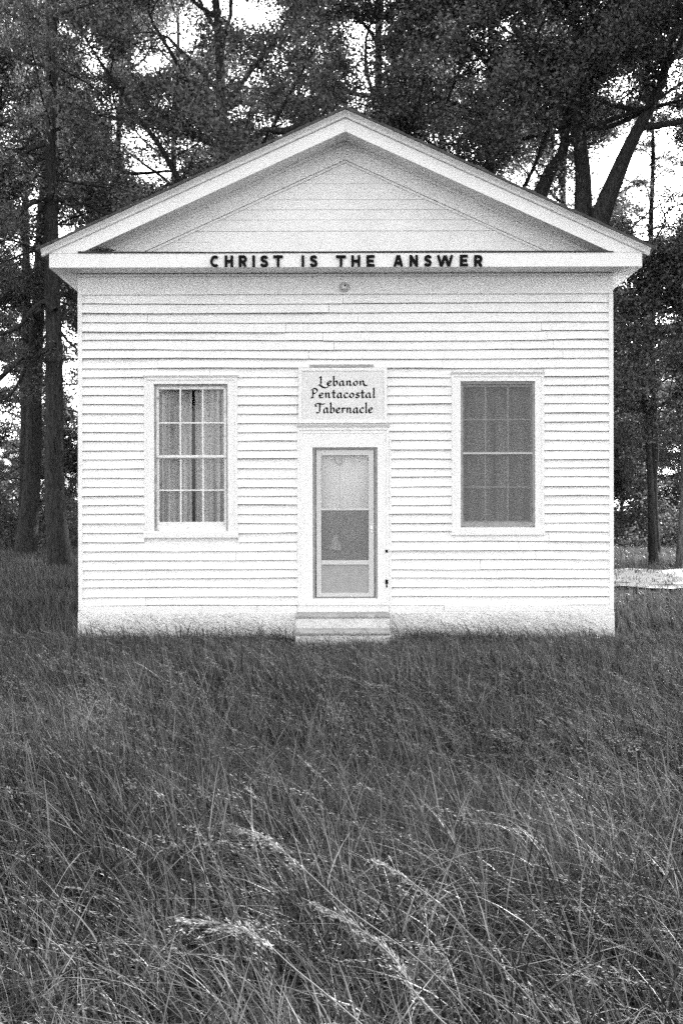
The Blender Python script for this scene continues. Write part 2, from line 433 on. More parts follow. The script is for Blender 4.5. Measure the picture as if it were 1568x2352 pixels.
def rake(mbx, sgn, x0, x1, o_top, o_bot, y0, y1, y0b=None):
    y0b = y0 if y0b is None else y0b
    p = [(sgn * x0, y0b, zr(x0, o_bot)), (sgn * x1, y0b, zr(x1, o_bot)), (sgn * x1, y1, zr(x1, o_bot)), (sgn * x0, y1, zr(x0, o_bot)),
         (sgn * x0, y0, zr(x0, o_top)), (sgn * x1, y0, zr(x1, o_top)), (sgn * x1, y1, zr(x1, o_top)), (sgn * x0, y1, zr(x0, o_top))]
    mbx.hexa(p)
for sgn in (-1, 1):
    mb = MB()                            # shingled slope with a slightly ragged edge
    rr = np.random.default_rng(50 + sgn)
    xs = np.linspace(0, 3.93, 27)
    yy = -0.492 - rr.random(27) * 0.018
    for i in range(26):
        j = rr.normal(0, 0.003)
        p = [(sgn * xs[i], yy[i], zr(xs[i], .029)), (sgn * xs[i + 1], yy[i], zr(xs[i + 1], .029)), (sgn * xs[i + 1], BACK + .4, zr(xs[i + 1], .029)), (sgn * xs[i], BACK + .4, zr(xs[i], .029)),
             (sgn * xs[i], yy[i], zr(xs[i], -.004 + j)), (sgn * xs[i + 1], yy[i], zr(xs[i + 1], 0.001 + j)), (sgn * xs[i + 1], BACK + .4, zr(xs[i + 1], 0.001 + j)), (sgn * xs[i], BACK + .4, zr(xs[i], -.004 + j))]
        mb.hexa(p)
    mb.build('roof_slope', M['shingle'], church)
    mb = MB()                            # cyma moulding under the roof edge
    prof = [(.030, -.480), (.040, -.479), (.050, -.464), (.062, -.446), (.076, -.434), (.086, -.430), (.097, -.428), (.105, -.420)]
    for a, b in zip(prof[:-1], prof[1:]):
        rake(mb, sgn, 0.0, 3.88, a[0], b[0], a[1], -0.37, b[1])
    mb.build('crown_moulding', M['cornice'], church)
    mb = MB(); mb.prism([(sgn * 0.0012, zr(0, .113)), (sgn * 3.785, BT + .004), (sgn * 3.40, BT + .003), (sgn * 0.0012, zr(0, .281))], Y0, Y0 + 0.03)
    mb.build('raking_fascia', M['cornice'], church)
    mb = MB(); rake(mb, sgn, 0.0, 3.35, .262, .278, Y0 + 0.03, -0.012)
    mb.build('raking_soffit', M['cornice'], church)
    mb = MB()                            # raking frieze with a bead along its lower edge
    xl = (fz(369) - 0.0 - fz(575)) / SL
    zc = fz(369); x_end = (zc - (BT + .05)) / SL
    mb.prism([(0, zr(0, .279)), (sgn * 3.37, zr(3.37, .279)), (sgn * x_end, BT + .05), (0, zc)], -0.048, 0.0)
    mb.prism([(0, zc - .006), (sgn * (x_end - .016), BT + .05), (sgn * (x_end - .085), BT + .05), (0, zc - .035)], -0.030, 0.0)
    mb.prism([(0, zr(0, .279)), (sgn * 3.37, zr(3.37, .279)), (sgn * 3.33, zr(3.33, .315)), (0, zr(0, .315))], -0.072, -0.049)
    mb.build('raking_frieze', M['cornice'], church)
mb = MB()                                # flush boards of the gable
zl = [BT + 0.02] + [fz(y) for y in (556, 531, 505, 482, 459, 442, 422, 400, 372)]
rr = np.random.default_rng(8)
for i in range(len(zl) - 1):
    xw = (fz(369) - zl[i]) / SL + 0.05; xt = max(0.05, (fz(369) - zl[i + 1]) / SL + 0.05)
    if i == 0:
        xj = fx(485)
        mb.prism([(-xw, zl[0]), (xj - .0015, zl[0]), (xj - .0015, zl[1] - .003), (-xt, zl[1] - .003)], -0.011, -0.001)
        mb.prism([(xj + .0015, zl[0]), (xw, zl[0]), (xt, zl[1] - .002), (xj + .0015, zl[1] - .002)], -0.014, -0.001)
    else:
        d = rr.uniform(0.008, 0.017)
        gap = (0.005, 0.0035, 0.006, 0.003, 0.004, 0.003, 0.003, 0.002, 0.002)[i]
        mb.prism([(-xw, zl[i]), (xw, zl[i]), (xt, zl[i + 1] - gap), (-xt, zl[i + 1] - gap)], -d, -0.001)
mb.build('gable_boards', M['paint'], church)
mb = MB(); mb.prism([(-HW - .0, 4.8), (HW + .0, 4.8), (0.0, zr(0, .3))], 0.0, 0.06); mb.build('gable_sheathing', M['dark'], church)

# ---- block letters on the band
def ribbon(mb, pts, w, y0, th):
    P = np.asarray(pts, float); n = len(P)
    d = np.diff(P, axis=0); d /= np.linalg.norm(d, axis=1)[:, None]
    nr = np.stack([-d[:, 1], d[:, 0]], 1); L, Rr = [], []
    for i in range(n):
        if i == 0: m = nr[0]
        elif i == n - 1: m = nr[-1]
        else:
            m = nr[i - 1] + nr[i]; m /= np.linalg.norm(m); m = m / max(0.45, m @ nr[i])
        L.append(P[i] + m * w / 2); Rr.append(P[i] - m * w / 2)
    for i in range(n - 1):
        mb.prism([Rr[i], Rr[i + 1], L[i + 1], L[i]], y0, y0 + th)
def arc(cx, cy, rx, ry, a0, a1, n=14):
    t = np.radians(np.linspace(a0, a1, n)); return [(cx + rx * math.cos(k), cy + ry * math.sin(k)) for k in t]
GL = {
 'C': (.78, [arc(.42, .5, .31, .39, 48, 312, 18)]),
 'H': (.77, [[(.11, 0), (.11, 1)], [(.66, 0), (.66, 1)], [(.2, .5), (.6, .5)]]),
 'R': (.72, [[(.11, 0), (.11, 1)], [(.2, .89)] + arc(.38, .67, .22, .22, 90, -90, 10) + [(.2, .45)], [(.36, .45), (.60, 0)]]),
 'I': (.22, [[(.11, 0), (.11, 1)]]),
 'S': (.68, [smooth_path([(.57, .74), (.46, .87), (.30, .89), (.14, .80), (.13, .64), (.30, .53), (.48, .44), (.56, .29), (.47, .14), (.31, .10), (.17, .14), (.09, .27)], 4).tolist()]),
 'T': (.68, [[(0, .89), (.68, .89)], [(.34, 0), (.34, .8)]]),
 'E': (.60, [[(.11, 0), (.11, 1)], [(.2, .89), (.60, .89)], [(.2, .5), (.54, .5)], [(.2, .11), (.60, .11)]]),
 'A': (.78, [[(.10, 0), (.35, .97)], [(.68, 0), (.43, .97)], [(.2, .28), (.58, .28)]]),
 'N': (.73, [[(.11, 0), (.11, 1)], [(.62, 0), (.62, 1)], [(.10, .93), (.63, .07)]]),
 'W': (1.05, [[(.10, 1), (.29, .03)], [(.50, .97), (.31, .03)], [(.55, .97), (.74, .03)], [(.95, 1), (.76, .03)]]),
}
LET = [('C', 484.6, 505), ('H', 518, 536.7), ('R', 550, 569), ('I', 581, 587.3), ('S', 599.3, 618), ('T', 629, 651), ('I', 693.7, 700), ('S', 713, 730.5),
       ('T', 772.8, 795.5), ('H', 808, 828), ('E', 842, 861), ('A', 904, 926.5), ('N', 941, 960.5), ('S', 975, 992), ('W', 1003, 1042), ('E', 1056, 1075), ('R', 1089, 1108.8)]
rr = np.random.default_rng(4)
for ch, p0, p1 in LET:
    w, strokes = GL[ch]; x0, x1 = bx_(p0), bx_(p1); sx = (x1 - x0) / w; H = 0.147
    zb = bz_(613.2) + rr.normal(0, 0.001); mb = MB()
    for k, s in enumerate(strokes):
        ribbon(mb, [(x0 + a * sx, zb + b * H) for a, b in s], 0.0335, Y0 - 0.022 - 0.0006 * k, 0.0205)
    mb.build('letter', M['black'], band)
# ---- windows
def window(O, Cs, mx, mz_top, mz_bot, rail, glass_in, screened):
    w = MB(); x0, x1, z0, z1 = Cs
    # casing: side boards, head, cap moulding; the window's own mesh
    w.box(x0, O[0], -0.0322, 0.0, z0 + 0.0, z1 - 0.03); w.box(O[1], x1, -0.0322, 0.0, z0 + 0.0, z1 - 0.03)
    w.box(O[0], O[1], -0.0322, 0.0, O[3], z1 - 0.03)
    w.box(x0 + .01, x0 + .035, -0.042, -0.0325, z0 + .09, z1 - 0.032); w.box(x1 - .035, x1 - .01, -0.042, -0.0325, z0 + .09, z1 - 0.032)
    w.box(x0 + .036, x1 - .036, -0.042, -0.0325, z1 - .056, z1 - 0.032)
    w.hexa([(x0 + .004, -.034, z1 - .03), (x1 - .004, -.034, z1 - .03), (x1 - .004, 0, z1 - .03), (x0 + .004, 0, z1 - .03),
            (x0 - .012, -.060, z1 + .004), (x1 + .012, -.060, z1 + .004), (x1 + .012, 0, z1 + .014), (x0 - .012, 0, z1 + .014)])
    wo_ = w.build('window', M['trim'], church, 0.003)
    s = MB(); s.hexa([(x0 - .006, -.050, z0 - .002), (x1 + .006, -.050, z0 - .002), (x1 + .006, .0, z0 - .002), (x0 - .006, .0, z0 - .002),
                      (x0 - .006, -.050, O[2] - .012), (x1 + .006, -.050, O[2] - .012), (x1 + .006, .0, O[2] - .002), (x0 - .006, .0, O[2] - .002)])
    s.box(O[0] + .001, O[1] - .001, .001, .10, O[2] - .02, O[2] - .001)
    s.build('sill', M['trim'], wo_, 0.003)
    j = MB(); j.frame(O[0], O[1], O[2], O[3], .022, .006, .098, 0.0, .022); j.build('jamb', M['edge'], wo_)  # dark jamb colour stands for the shadow gap round the sash
    gx0, gx1, g0, g1 = glass_in
    for up in (True, False):
        ya = .022 if up else .046
        if up: za, zb, wt, wb = rail - .012, O[3] - .022, None, .036
        else: za, zb = O[2] + .001, rail + .012
        sm = MB()
        st = gx0 - O[0] - .023
        xa, xb = O[0] + .0225, O[1] - .0225
        top = (zb - g1) if up else .034
        bot = .034 if up else (g0 - za)
        sm.frame(xa, xb, za, zb, st, ya, ya + .022, bot, top)
        mz = mz_top if up else mz_bot
        lo_, hi_ = za + bot, zb - top
        for m in mx: sm.box(m - .009, m + .009, ya + .002, ya + .02, lo_, hi_)
        sg = [xa + st] + [v for m in mx for v in (m - .009, m + .009)] + [xb - st]
        for k in range(0, len(sg), 2): sm.box(sg[k], sg[k + 1], ya + .003, ya + .019, mz - .009, mz + .009)
        sm.build('sash', M['sash'], wo_)
        xs_ = [xa + st] + list(mx) + [xb - st]; zs_ = [lo_, mz, hi_]
        for k in range(3):
            for q in range(2):
                e = .0005; p = MB(); yy = ya + .010
                p.box(xs_[k] + e + .004, xs_[k + 1] - e - .004, yy, yy + .003, zs_[q] + e + .004, zs_[q + 1] - e - .004)
                p.build('pane', M['glass'], wo_)
    if screened:
        f = MB(); f.frame(O[0] + .002, O[1] - .002, O[2] + .016, O[3] - .002, .030, -.010, .004, .05)
        f.build('screen_frame', M['frame'], wo_)
        sc = MB(); sc.box(O[0] + .033, O[1] - .033, -.004, -.0035, O[2] + .067, O[3] - .033)
        sc.box(O[0] + .022, O[1] - .022, -.003, .002, rail - .009, rail + .009)
        sc.v, sc.f = sc.v[:8], sc.f[:6]
        sc.build('insect_screen', M['screen'], wo_)
        rl = MB(); rl.box(O[0] + .0325, O[1] - .0325, -.012, -.0045, rail - .012, rail + .012); rl.build('screen_rail', M['metal'], wo_)
    return wo_
window(LO, LW, [fx(414.3), fx(465.7)], fz(970), fz(1125), fz(1048), (fx(365), fx(515), fz(1198), fz(893)), False)
window(RO, RW, [fx(1115.4), fx(1167)], fz(964), fz(1119), fz(1042), (fx(1066), fx(1218), fz(1197), fz(889)), True)

# ---- doorway
x0, x1, z0, z1 = DW
w = MB()
w.box(x0, DO[0], -.034, 0, z0, z1 - .05); w.box(DO[1], x1, -.034, 0, z0, z1 - .05); w.box(DO[0], DO[1], -.034, 0, DO[3], z1 - .05)
w.box(x0 + .006, x0 + .032, -.046, -.0345, z0 + .02, z1 - .052); w.box(x1 - .032, x1 - .006, -.046, -.0345, z0 + .02, z1 - .052)
w.box(x0 + .033, x1 - .033, -.046, -.0345, z1 - .078, z1 - .052)
w.box(x0 + .08, x1 - .08, -.040, -.0345, z1 - .118, z1 - .108)
w.hexa([(x0 + .004, -.036, z1 - .05), (x1 - .004, -.036, z1 - .05), (x1 - .004, 0, z1 - .05), (x0 + .004, 0, z1 - .05),
        (x0 - .014, -.072, z1 + .0), (x1 + .014, -.072, z1 + .0), (x1 + .014, 0, z1 + .012), (x0 - .014, 0, z1 + .012)])
w.box(DO[0], DO[1], -.034, 0, z0, DO[2] - .002)
w.box(x0, x1 - .001, -.0305, 0, .37, z0 - .029)
w.box(x1 + .002, x1 + .03, -.028, 0, z0 - .06, z0 + 2.2)
w.build('door_casing', M['trim'], church, .003)
w = MB(); w.box(x0 - .01, x1 + .01, -.055, 0, z0 - .028, z0 - .003); w.build('threshold', M['trim'], church, .004)
w = MB(); w.frame(DO[0], DO[1], DO[2], DO[3], .034, -.012, .098, .012, .028); w.build('door_frame', M['frame'], church)
for px, py, ww, hh in ((887, 1266, .016, .020), (887, 1336, .018, .030), (887, 1346, .010, .020)):
    h = MB(); h.box(fx(px) - ww, fx(px) + ww, -.052 if ww != .010 else -.0505, -.0345, fz(py) - hh, fz(py) + hh); h.build('hasp', M['black'], church, .003)
lx0, lx1, lz0, lz1 = fx(726.3), fx(858.5), fz(1371), fz(1033.5)
gx0, gx1 = fx(737.5), fx(846.5)
d = MB()
yA, yB = -.004, .030
d.box(lx0, gx0, yA, yB, lz0, lz1); d.box(gx1, lx1, yA, yB, lz0, lz1)
d.box(gx0, gx1, yA, yB, fz(1046), lz1); d.box(gx0, gx1, yA - .002, yB, fz(1172.5), fz(1168))
d.box(gx0, gx1, yA, yB, fz(1297), fz(1287)); d.box(gx0, gx1, yA, yB, lz0, fz(1362))
door = d.build('storm_door', gray_mat('storm_door_frame', 0.52, [(25, (1, 1, 1), 0.04), (140, (1, 1, 1), 0.03)], [(40, (1, 1, 1), 0.68, 0.3)], 0.5), church, .003)
p = MB(); p.box(gx0, gx1, .012, .020, fz(1362), fz(1297)); p.build('kick_panel', M['kick'], door)
p = MB(); p.box(gx0, gx1, .014, .017, fz(1168), fz(1046)); p.build('glass', M['door_glass'], door)
p = MB(); p.box(gx0, gx1, .020, .023, fz(1287), fz(1172.5)); p.build('glass', M['glass'], door)
p = MB(); p.box(gx0, gx1, .008, .0085, fz(1287), fz(1172.5)); p.build('wire_screen', M['door_screen'], door)
p = MB(); p.lathe([(.0, -.030), (.012, -.028), (.016, -.018), (.010, -.008), (.008, 0)], (fx(853), yA, fz(1215)), 14); p.box(fx(853) - .009, fx(853) + .009, yA - .006, yA - .0005, fz(1215) - .04, fz(1215) + .04)
p.build('handle', gray_mat('chrome', 0.75, (), None, 0.25, None, 0.5, 0.6), door)
# the wooden door behind it
d = MB(); xm = fx(780)
d.box(DO[0] + .036, xm - .002, .102, .135, DO[2] + .013, DO[3] - .03); d.box(xm + .002, DO[1] - .036, .1035, .135, DO[2] + .013, DO[3] - .03)
d.box(DO[0] - .1, DO[1] + .1, .14, .15, DO[2] - .1, DO[3] + .1)
d.box(fx(741), fx(768), .096, .101, fz(1262), fz(1259)); d.box(fx(797), fx(846), .096, .101, fz(1262), fz(1259))
idoor = d.build('wooden_door', M['inner'], church)
def nptube(P, rad, sides=6):
    P = np.asarray(P, float); n = len(P); rad = np.broadcast_to(rad, (n,))
    T = np.gradient(P, axis=0); T /= np.linalg.norm(T, axis=1)[:, None] + 1e-9
    ref = np.eye(3)[int(np.argmin(np.abs(T).max(0)))][None]
    U = np.cross(T, ref); U /= np.linalg.norm(U, axis=1)[:, None] + 1e-9; W = np.cross(T, U)
    a = np.linspace(0, 2 * np.pi, sides, endpoint=False)
    V = P[:, None] + rad[:, None, None] * (np.cos(a)[None, :, None] * U[:, None] + np.sin(a)[None, :, None] * W[:, None])
    i = np.arange(n - 1)[:, None] * sides; j = np.arange(sides)[None]; j2 = (j + 1) % sides
    Q = np.stack([i + j, i + j2, i + sides + j2, i + sides + j], -1).reshape(-1, 4)
    return V.reshape(-1, 3), Q
V, Q = nptube(smooth_path([(fx(768), .09, fz(1046)), (fx(770), .088, fz(1058)), (fx(779), .086, fz(1068)), (fx(785), .088, fz(1059)), (fx(787), .09, fz(1046))], 5), .004)
tag(link('cord', mesh_np('cord', V, Q, True), M['flashing']), 'thin dark loop of cord hanging behind the upper door glass', 'cord')
c = MB(); zz = fz(1262)                  # pale pointed object standing behind the lower pane
c.hexa([(fx(756), .060, zz), (fx(783), .060, zz - .02), (fx(785), .085, zz - .02), (fx(756), .085, zz), (fx(766), .066, fz(1231)), (fx(773), .066, fz(1229)), (fx(773), .075, fz(1229)), (fx(766), .075, fz(1231))])
c.v += [(fx(757), .058, fz(1250)), (fx(778), .056, fz(1240))]
tag(c.build('pale_shape', gray_mat('pale_shape_tone', 0.95, [(8, (1, 1, 1), 0.03)], None, 0.8), None, .012), 'pale pointed object standing behind the lower door pane', 'paper')

# ---- curtains
def curtain(name, xa, xb, z0_, z1_, y, seed, mat, label, wide=1.0, flare=0.0):
    r = np.random.default_rng(seed); n, m = 90, 12
    u = np.linspace(0, 1, n); v = np.linspace(0, 1, m)
    U, Vv = np.meshgrid(u, v)
    ph = r.uniform(0, 6, 4)
    fold = .018 * np.sin(U * 34 + ph[0] + .8 * np.sin(U * 5 + ph[1])) + .008 * np.sin(U * 71 + ph[2])
    X = xa + (xb - xa) * U + flare * (1 - Vv) * (1 - U) + .004 * np.sin(Vv * 4 + U * 9)
    Y = y + fold * wide * (1.0 - 0.3 * Vv); Z = z0_ + (z1_ - z0_) * Vv
    V = np.stack([X, Y, Z], -1).reshape(-1, 3); i = (np.arange(m - 1)[:, None] * n + np.arange(n - 1)[None]).ravel()
    Q = np.stack([i, i + 1, i + n + 1, i + n], 1)
    o = link(name, mesh_np(name, V, Q, True), mat)
    s = o.modifiers.new('thick', 'SOLIDIFY'); s.thickness = .002
    return tag(o, label, 'curtain')
curtain('curtain', fx(352), fx(439), LO[2] - .05, LO[3] + .05, .106, 1, M['curtain'], 'grey pleated curtain filling the side of the unscreened window nearest the corner tree', 1, .0)
curtain('curtain', fx(446), fx(527), LO[2] - .05, LO[3] + .05, .107, 2, M['curtain'], 'grey pleated curtain in the unscreened window on the side towards the door', 1, .0)
curtain('curtain', fx(1052), fx(1138), RO[2] - .05, RO[3] + .05, .102, 3, M['net'], 'dim curtain behind the insect screen on the side towards the door', .5, .03)
curtain('curtain', fx(1139), fx(1232), RO[2] - .05, RO[3] + .05, .106, 4, M['net'], 'dim curtain behind the insect screen on the side away from the door', .5, .0)

# ---- sign board over the door
sign = empty('sign_board', (fx(787.5), -.04, fz(973)), label='white painted board above the door with a three-line name in black calligraphy', cat='sign')
def local(o, mb, name, mat, parent, bev=0.0):
    mb.v = [(a - o.location.x, b - o.location.y, c - o.location.z) for a, b, c in mb.v]
    return mb.build(name, mat, parent, bev)
sx0, sx1, sz0, sz1 = fx(686), fx(889), fz(973), fz(846)
b = MB(); b.box(sx0, sx1, -.048, -.024, sz0, sz1); local(sign, b, 'panel', M['sign'], sign, .003)
b = MB(); b.frame(sx0 + .004, sx1 - .004, sz0 + .004, sz1 - .004, .038, -.0565, -.0485); local(sign, b, 'border', M['trim'], sign, .004)
b = MB(); b.box(fx(712), fx(858), -.045, -.024, fz(844), fz(838)); local(sign, b, 'top_slat', M['bare'], sign, .002)
CG = {   # pen strokes, x-height 1
 'e': (.78, [[(.08, .5), (.5, .6), (.58, .84), (.36, 1.0), (.1, .8), (.02, .45), (.14, .1), (.38, 0), (.72, .2)]]),
 'b': (.85, [[(-.05, 1.95), (.1, 1.9), (.1, 1.0), (.1, .08)], [(.1, .7), (.4, 1.0), (.64, .75), (.62, .3), (.36, .0), (.08, .1)]]),
 'a': (.95, [[(.6, .86), (.32, 1.0), (.06, .62), (.06, .18), (.26, .0), (.56, .3)], [(.62, 1.0), (.60, .2), (.72, .0), (.92, .16)]]),
 'n': (1.0, [[(-.02, .84), (.1, 1.0), (.14, .6), (.14, .0)], [(.14, .62), (.42, 1.0), (.62, .82), (.62, .2), (.74, .0), (.95, .16)]]),
 'N': (1.35, [[(-.02, .84), (.1, 1.0), (.14, .6), (.14, .0)], [(.14, .62), (.42, 1.0), (.6, .84), (.68, .3), (.9, .0), (1.3, .02)]]),
 'o': (.82, [[(.36, 1.0), (.08, .75), (.06, .3), (.34, .0), (.62, .28), (.62, .74), (.36, 1.0)]]),
 'c': (.74, [[(.62, .84), (.38, 1.0), (.1, .78), (.03, .42), (.18, .06), (.4, .0), (.7, .2)]]),
 's': (.72, [[(.58, .86), (.34, 1.0), (.12, .8), (.3, .56), (.54, .34), (.5, .08), (.26, .0), (.02, .12)]]),
 't': (.66, [[(.22, 1.6), (.22, .9), (.22, .2), (.36, .0), (.6, .14)], [(-.1, 1.0), (.2, 1.04), (.56, 1.0)]]),
 'l': (.42, [[(.02, 1.95), (.16, 1.9), (.16, 1.0), (.14, .15), (.24, .0), (.40, .12)]]),
 'r': (.66, [[(-.02, .84), (.1, 1.0), (.14, .6), (.14, .0)], [(.14, .6), (.34, .96), (.60, .86)]]),
 'L': (1.2, [[(.1, 1.6), (.28, 1.95), (.34, 1.3), (.3, .5), (.22, .0)], [(-.1, .1), (.1, .12), (.5, -.25), (1.0, -.5), (1.5, -.28)]]),
 'P': (1.1, [[(.2, 1.7), (.24, .9), (.12, .0)], [(-.1, 1.5), (.3, 1.95), (.8, 1.8), (.9, 1.35), (.6, .95), (.26, .9)], [(-.1, .02), (.12, .0), (.34, .05)]]),
 'T': (1.15, [[(.0, 1.25), (-.06, 1.75), (.4, 1.9), (1.0, 1.72), (1.5, 1.85)], [(.66, 1.75), (.62, .9), (.6, .2), (.36, -.04), (.1, .12)], [(.05, 1.2), (.22, 1.35)]]),
}
def pen_word(word, p0, p1, base, xh, nib=.0086):
    adv = 0; runs = []
    for ch in word:
        w_, st = CG[ch]; runs.append((adv, st)); adv += w_ + .14
    adv -= .14
    xw0, xw1 = fx(p0), fx(p1); sx = (xw1 - xw0) / adv; zb = fz(base); H = xh / 174.0
    na = R(38); nx, nz = nib * math.cos(na), nib * math.sin(na)
    lay = 0
    for a, sts in runs:
        mb = MB()
        for s in sts:
            P = smooth_path([(xw0 + (a + x) * sx, zb + y * H) for x, y in s], 5)
            lay += 1; y = -.0495 - .0002 * (lay % 5)
            for i in range(len(P) - 1):
                d = P[i + 1] - P[i]; L = np.linalg.norm(d) + 1e-9
                ox, oz = -d[1] / L * .0031, d[0] / L * .0031
                sg = 1 if (ox * nx + oz * nz) >= 0 else -1
                ax, az = nx * sg + ox, nz * sg + oz
                ex, ez = d[0] / L * .001, d[1] / L * .001
                mb.face([(P[i][0] - ax - ex, y, P[i][1] - az - ez), (P[i + 1][0] - ax + ex, y, P[i + 1][1] - az + ez), (P[i + 1][0] + ax + ex, y, P[i + 1][1] + az + ez), (P[i][0] + ax - ex, y, P[i][1] + az - ez)])
        local(sign, mb, 'letter', M['black'], sign)
pen_word('LebanoN', 733, 845, 886.5, 10.5)
pen_word('Pentacostal', 716, 862, 914.5, 11)
pen_word('Tabernacle', 726, 857, 949, 11.5)

# ---- porch lamp, steps, clump in the pediment
lamp = empty('porch_lamp', (fx(791), -.032, fz(661)), label='small round bare lamp holder fixed under the eaves above the sign', cat='lamp')
b = MB(); b.lathe([(.0, -.026), (.040, -.026), (.064, -.016), (.070, 0)], (0, 0, 0), 24); b.build('base_plate', M['metal'], lamp)
b = MB(); b.lathe([(.0, -.075), (.026, -.072), (.034, -.052), (.034, -.024)], (.004, 0, -.004), 18); b.build('socket', M['sash'], lamp)
b = MB(); b.lathe([(.0, -.082), (.013, -.081), (.013, -.072)], (.014, 0, .006), 12); b.build('screw_hole', M['black'], lamp)
def step(x0, x1, y0, y1, z0, z1, label):
    t = empty('doorstep', ((x0 + x1) / 2, (y0 + y1) / 2, 0), label=label, cat='step')
    b = MB(); b.box(x0, x1, y0 + .015, y1, z0, z1 - .042); local(t, b, 'riser', M['riser'], t, .012)
    b = MB(); b.box(x0 - .012, x1 + .012, y0, y1, z1 - .040, z1); local(t, b, 'tread', M['concrete'], t, .012)
step(fx(681), fx(890), -.44, -.060, -.1, .372, 'upper timeworn concrete step directly below the church door')
step(fx(684), fx(886), -.84, -.430, -.1, .205, 'lower concrete step half hidden by grass in front of the door')
rr = np.random.default_rng(9); V_, Q_ = [], []; off = 0
for k in range(60):
    c = np.array([bx_(240), -.22, BT + .065]) + rr.normal(0, 1, 3) * np.array([.04, .05, .018]); dd = rr.normal(0, 1, 3) * np.array([.05, .04, .02])
    v, q = nptube([c - dd, c + rr.normal(0, .006, 3), c + dd], .004, 4); V_.append(v); Q_.append(q + off); off += len(v)
tag(link('nest', mesh_np('nest', np.concatenate(V_), np.concatenate(Q_)), M['nest']), 'small dark clump of twigs lodged in the pediment corner', 'nest')

# ================================================================== TREES
HOLES = [(415, 75, 46, 46), (320, 92, 30, 18), (225, 132, 42, 40), (345, 140, 46, 28), (185, 192, 20, 18), (470, 8, 34, 14), (600, 30, 60, 36), (325, 322, 30, 30),
         (365, 392, 66, 34), (615, 285, 30, 14), (55, 562, 32, 16), (190, 490, 24, 18), (25, 235, 18, 14), (1099, 82, 30, 28), (1169, 66, 22, 18), (1339, 32, 18, 22),
         (859, 190, 36, 18), (830, 240, 30, 16), (1428, 200, 34, 34), (1548, 95, 24, 14), (1378, 398, 26, 40), (1520, 440, 78, 120), (1244, 415, 14, 24), (66, 742, 60, 42), (100, 835, 14, 40),
         (18, 850, 30, 28), (162, 800, 24, 50), (700, 215, 20, 14), (520, 175, 22, 14), (1000, 310, 16, 12), (120, 60, 22, 16), (30, 50, 16, 18), (1250, 200, 14, 12), (1480, 545, 40, 24), (1430, 660, 26, 20)]
NEAR_HOLES = [(120, 480, 15, 70), (113, 340, 13, 70), (108, 200, 12, 70), (104, 80, 10, 60), (1340, 440, 46, 90), (1412, 420, 56, 110), (1262, 420, 44, 70), (1300, 330, 26, 40), (1450, 330, 30, 50)]
def holed(P, jit, rg, grow=8):
    px, py = proj(P); keep = np.ones(len(P), bool)
    near = np.median(P[:, 1]) - CY < 34
    px = px + rg.normal(0, jit * 1.6, len(P)); py = py + rg.normal(0, jit, len(P))
    for a, b, c, d in HOLES + (NEAR_HOLES if near else []):
        keep &= (((px - a) / (c + grow)) ** 2 + ((py - b) / (d + grow)) ** 2 > 1) | (rg.random(len(P)) < .20)
    return keep
class Wood:
    def __init__(s): s.V = []; s.Q = []; s.n = 0
    def add(s, P, rad, sides):
        v, q = nptube(P, rad, sides); s.V.append(v); s.Q.append(q + s.n); s.n += len(v)
    def mesh(s, name): return mesh_np(name, np.concatenate(s.V), np.concatenate(s.Q), True)
def bough(rg, p, d, L, n=7, wander=.22, lift=.0):
    P = [np.array(p, float)]; d = np.array(d, float); d /= np.linalg.norm(d)
    for i in range(n - 1):
        d = d + rg.normal(0, wander, 3) + np.array([0, 0, lift]); d /= np.linalg.norm(d)
        P.append(P[-1] + d * L / (n - 1))
    return np.array(P)
def perp_dir(rg, d, ang):
    d = d / np.linalg.norm(d); r = rg.normal(0, 1, 3); r -= d * (r @ d); r /= np.linalg.norm(r) + 1e-9
    return d * math.cos(ang) + r * math.sin(ang)
def leaves(rg, C, per, rad, size, flat=.6, up=.5, asp=.62):
    """kite-shaped leaves scattered about the twig points C"""
    N = len(C) * per
    c = np.repeat(C, per, 0)
    rr_ = rg.gamma(2.2, .45, N)[:, None] * rad
    u = rg.normal(0, 1, (N, 3)); u /= np.linalg.norm(u, axis=1)[:, None]
    c = c + u * rr_ * np.array([1, 1, flat])
    a = rg.normal(0, 1, (N, 3)); a[:, 2] -= .25; a /= np.linalg.norm(a, axis=1)[:, None]
    nrm = rg.normal(0, 1, (N, 3)); nrm[:, 2] += up; s = np.cross(a, nrm); s /= np.linalg.norm(s, axis=1)[:, None] + 1e-9
    L = size * rg.uniform(.6, 1.35, N)[:, None]; W = L * asp * .5
    V = np.stack([c - a * L * .5, c + s * W + a * L * .05, c + a * L * .5, c - s * W + a * L * .05], 1).reshape(-1, 3)
    Q = np.arange(N * 4).reshape(-1, 4)
    return V, Q
def add_extra(W, extra, base, rg, tips):
    """single boughs whose course the photograph shows: (path in picture units, depth, root radius)"""
    for path, depth, r in extra:
        P = smooth_path([at(x, y, depth + .15 * i) - np.asarray(base) for i, (x, y) in enumerate(path)], 5)
        W.add(P, np.linspace(r, r * .35, len(P)), 7)
        for m in range(7):
            i = int(rg.integers(len(P) // 4, len(P) - 1)); S = bough(rg, P[i], perp_dir(rg, P[i + 1] - P[i], R(rg.uniform(30, 80))), rg.uniform(.7, 1.8), 6, .22)
            W.add(S, np.linspace(r * .25, .006, 6), 4); tips += [S[3], S[4], S[5]]
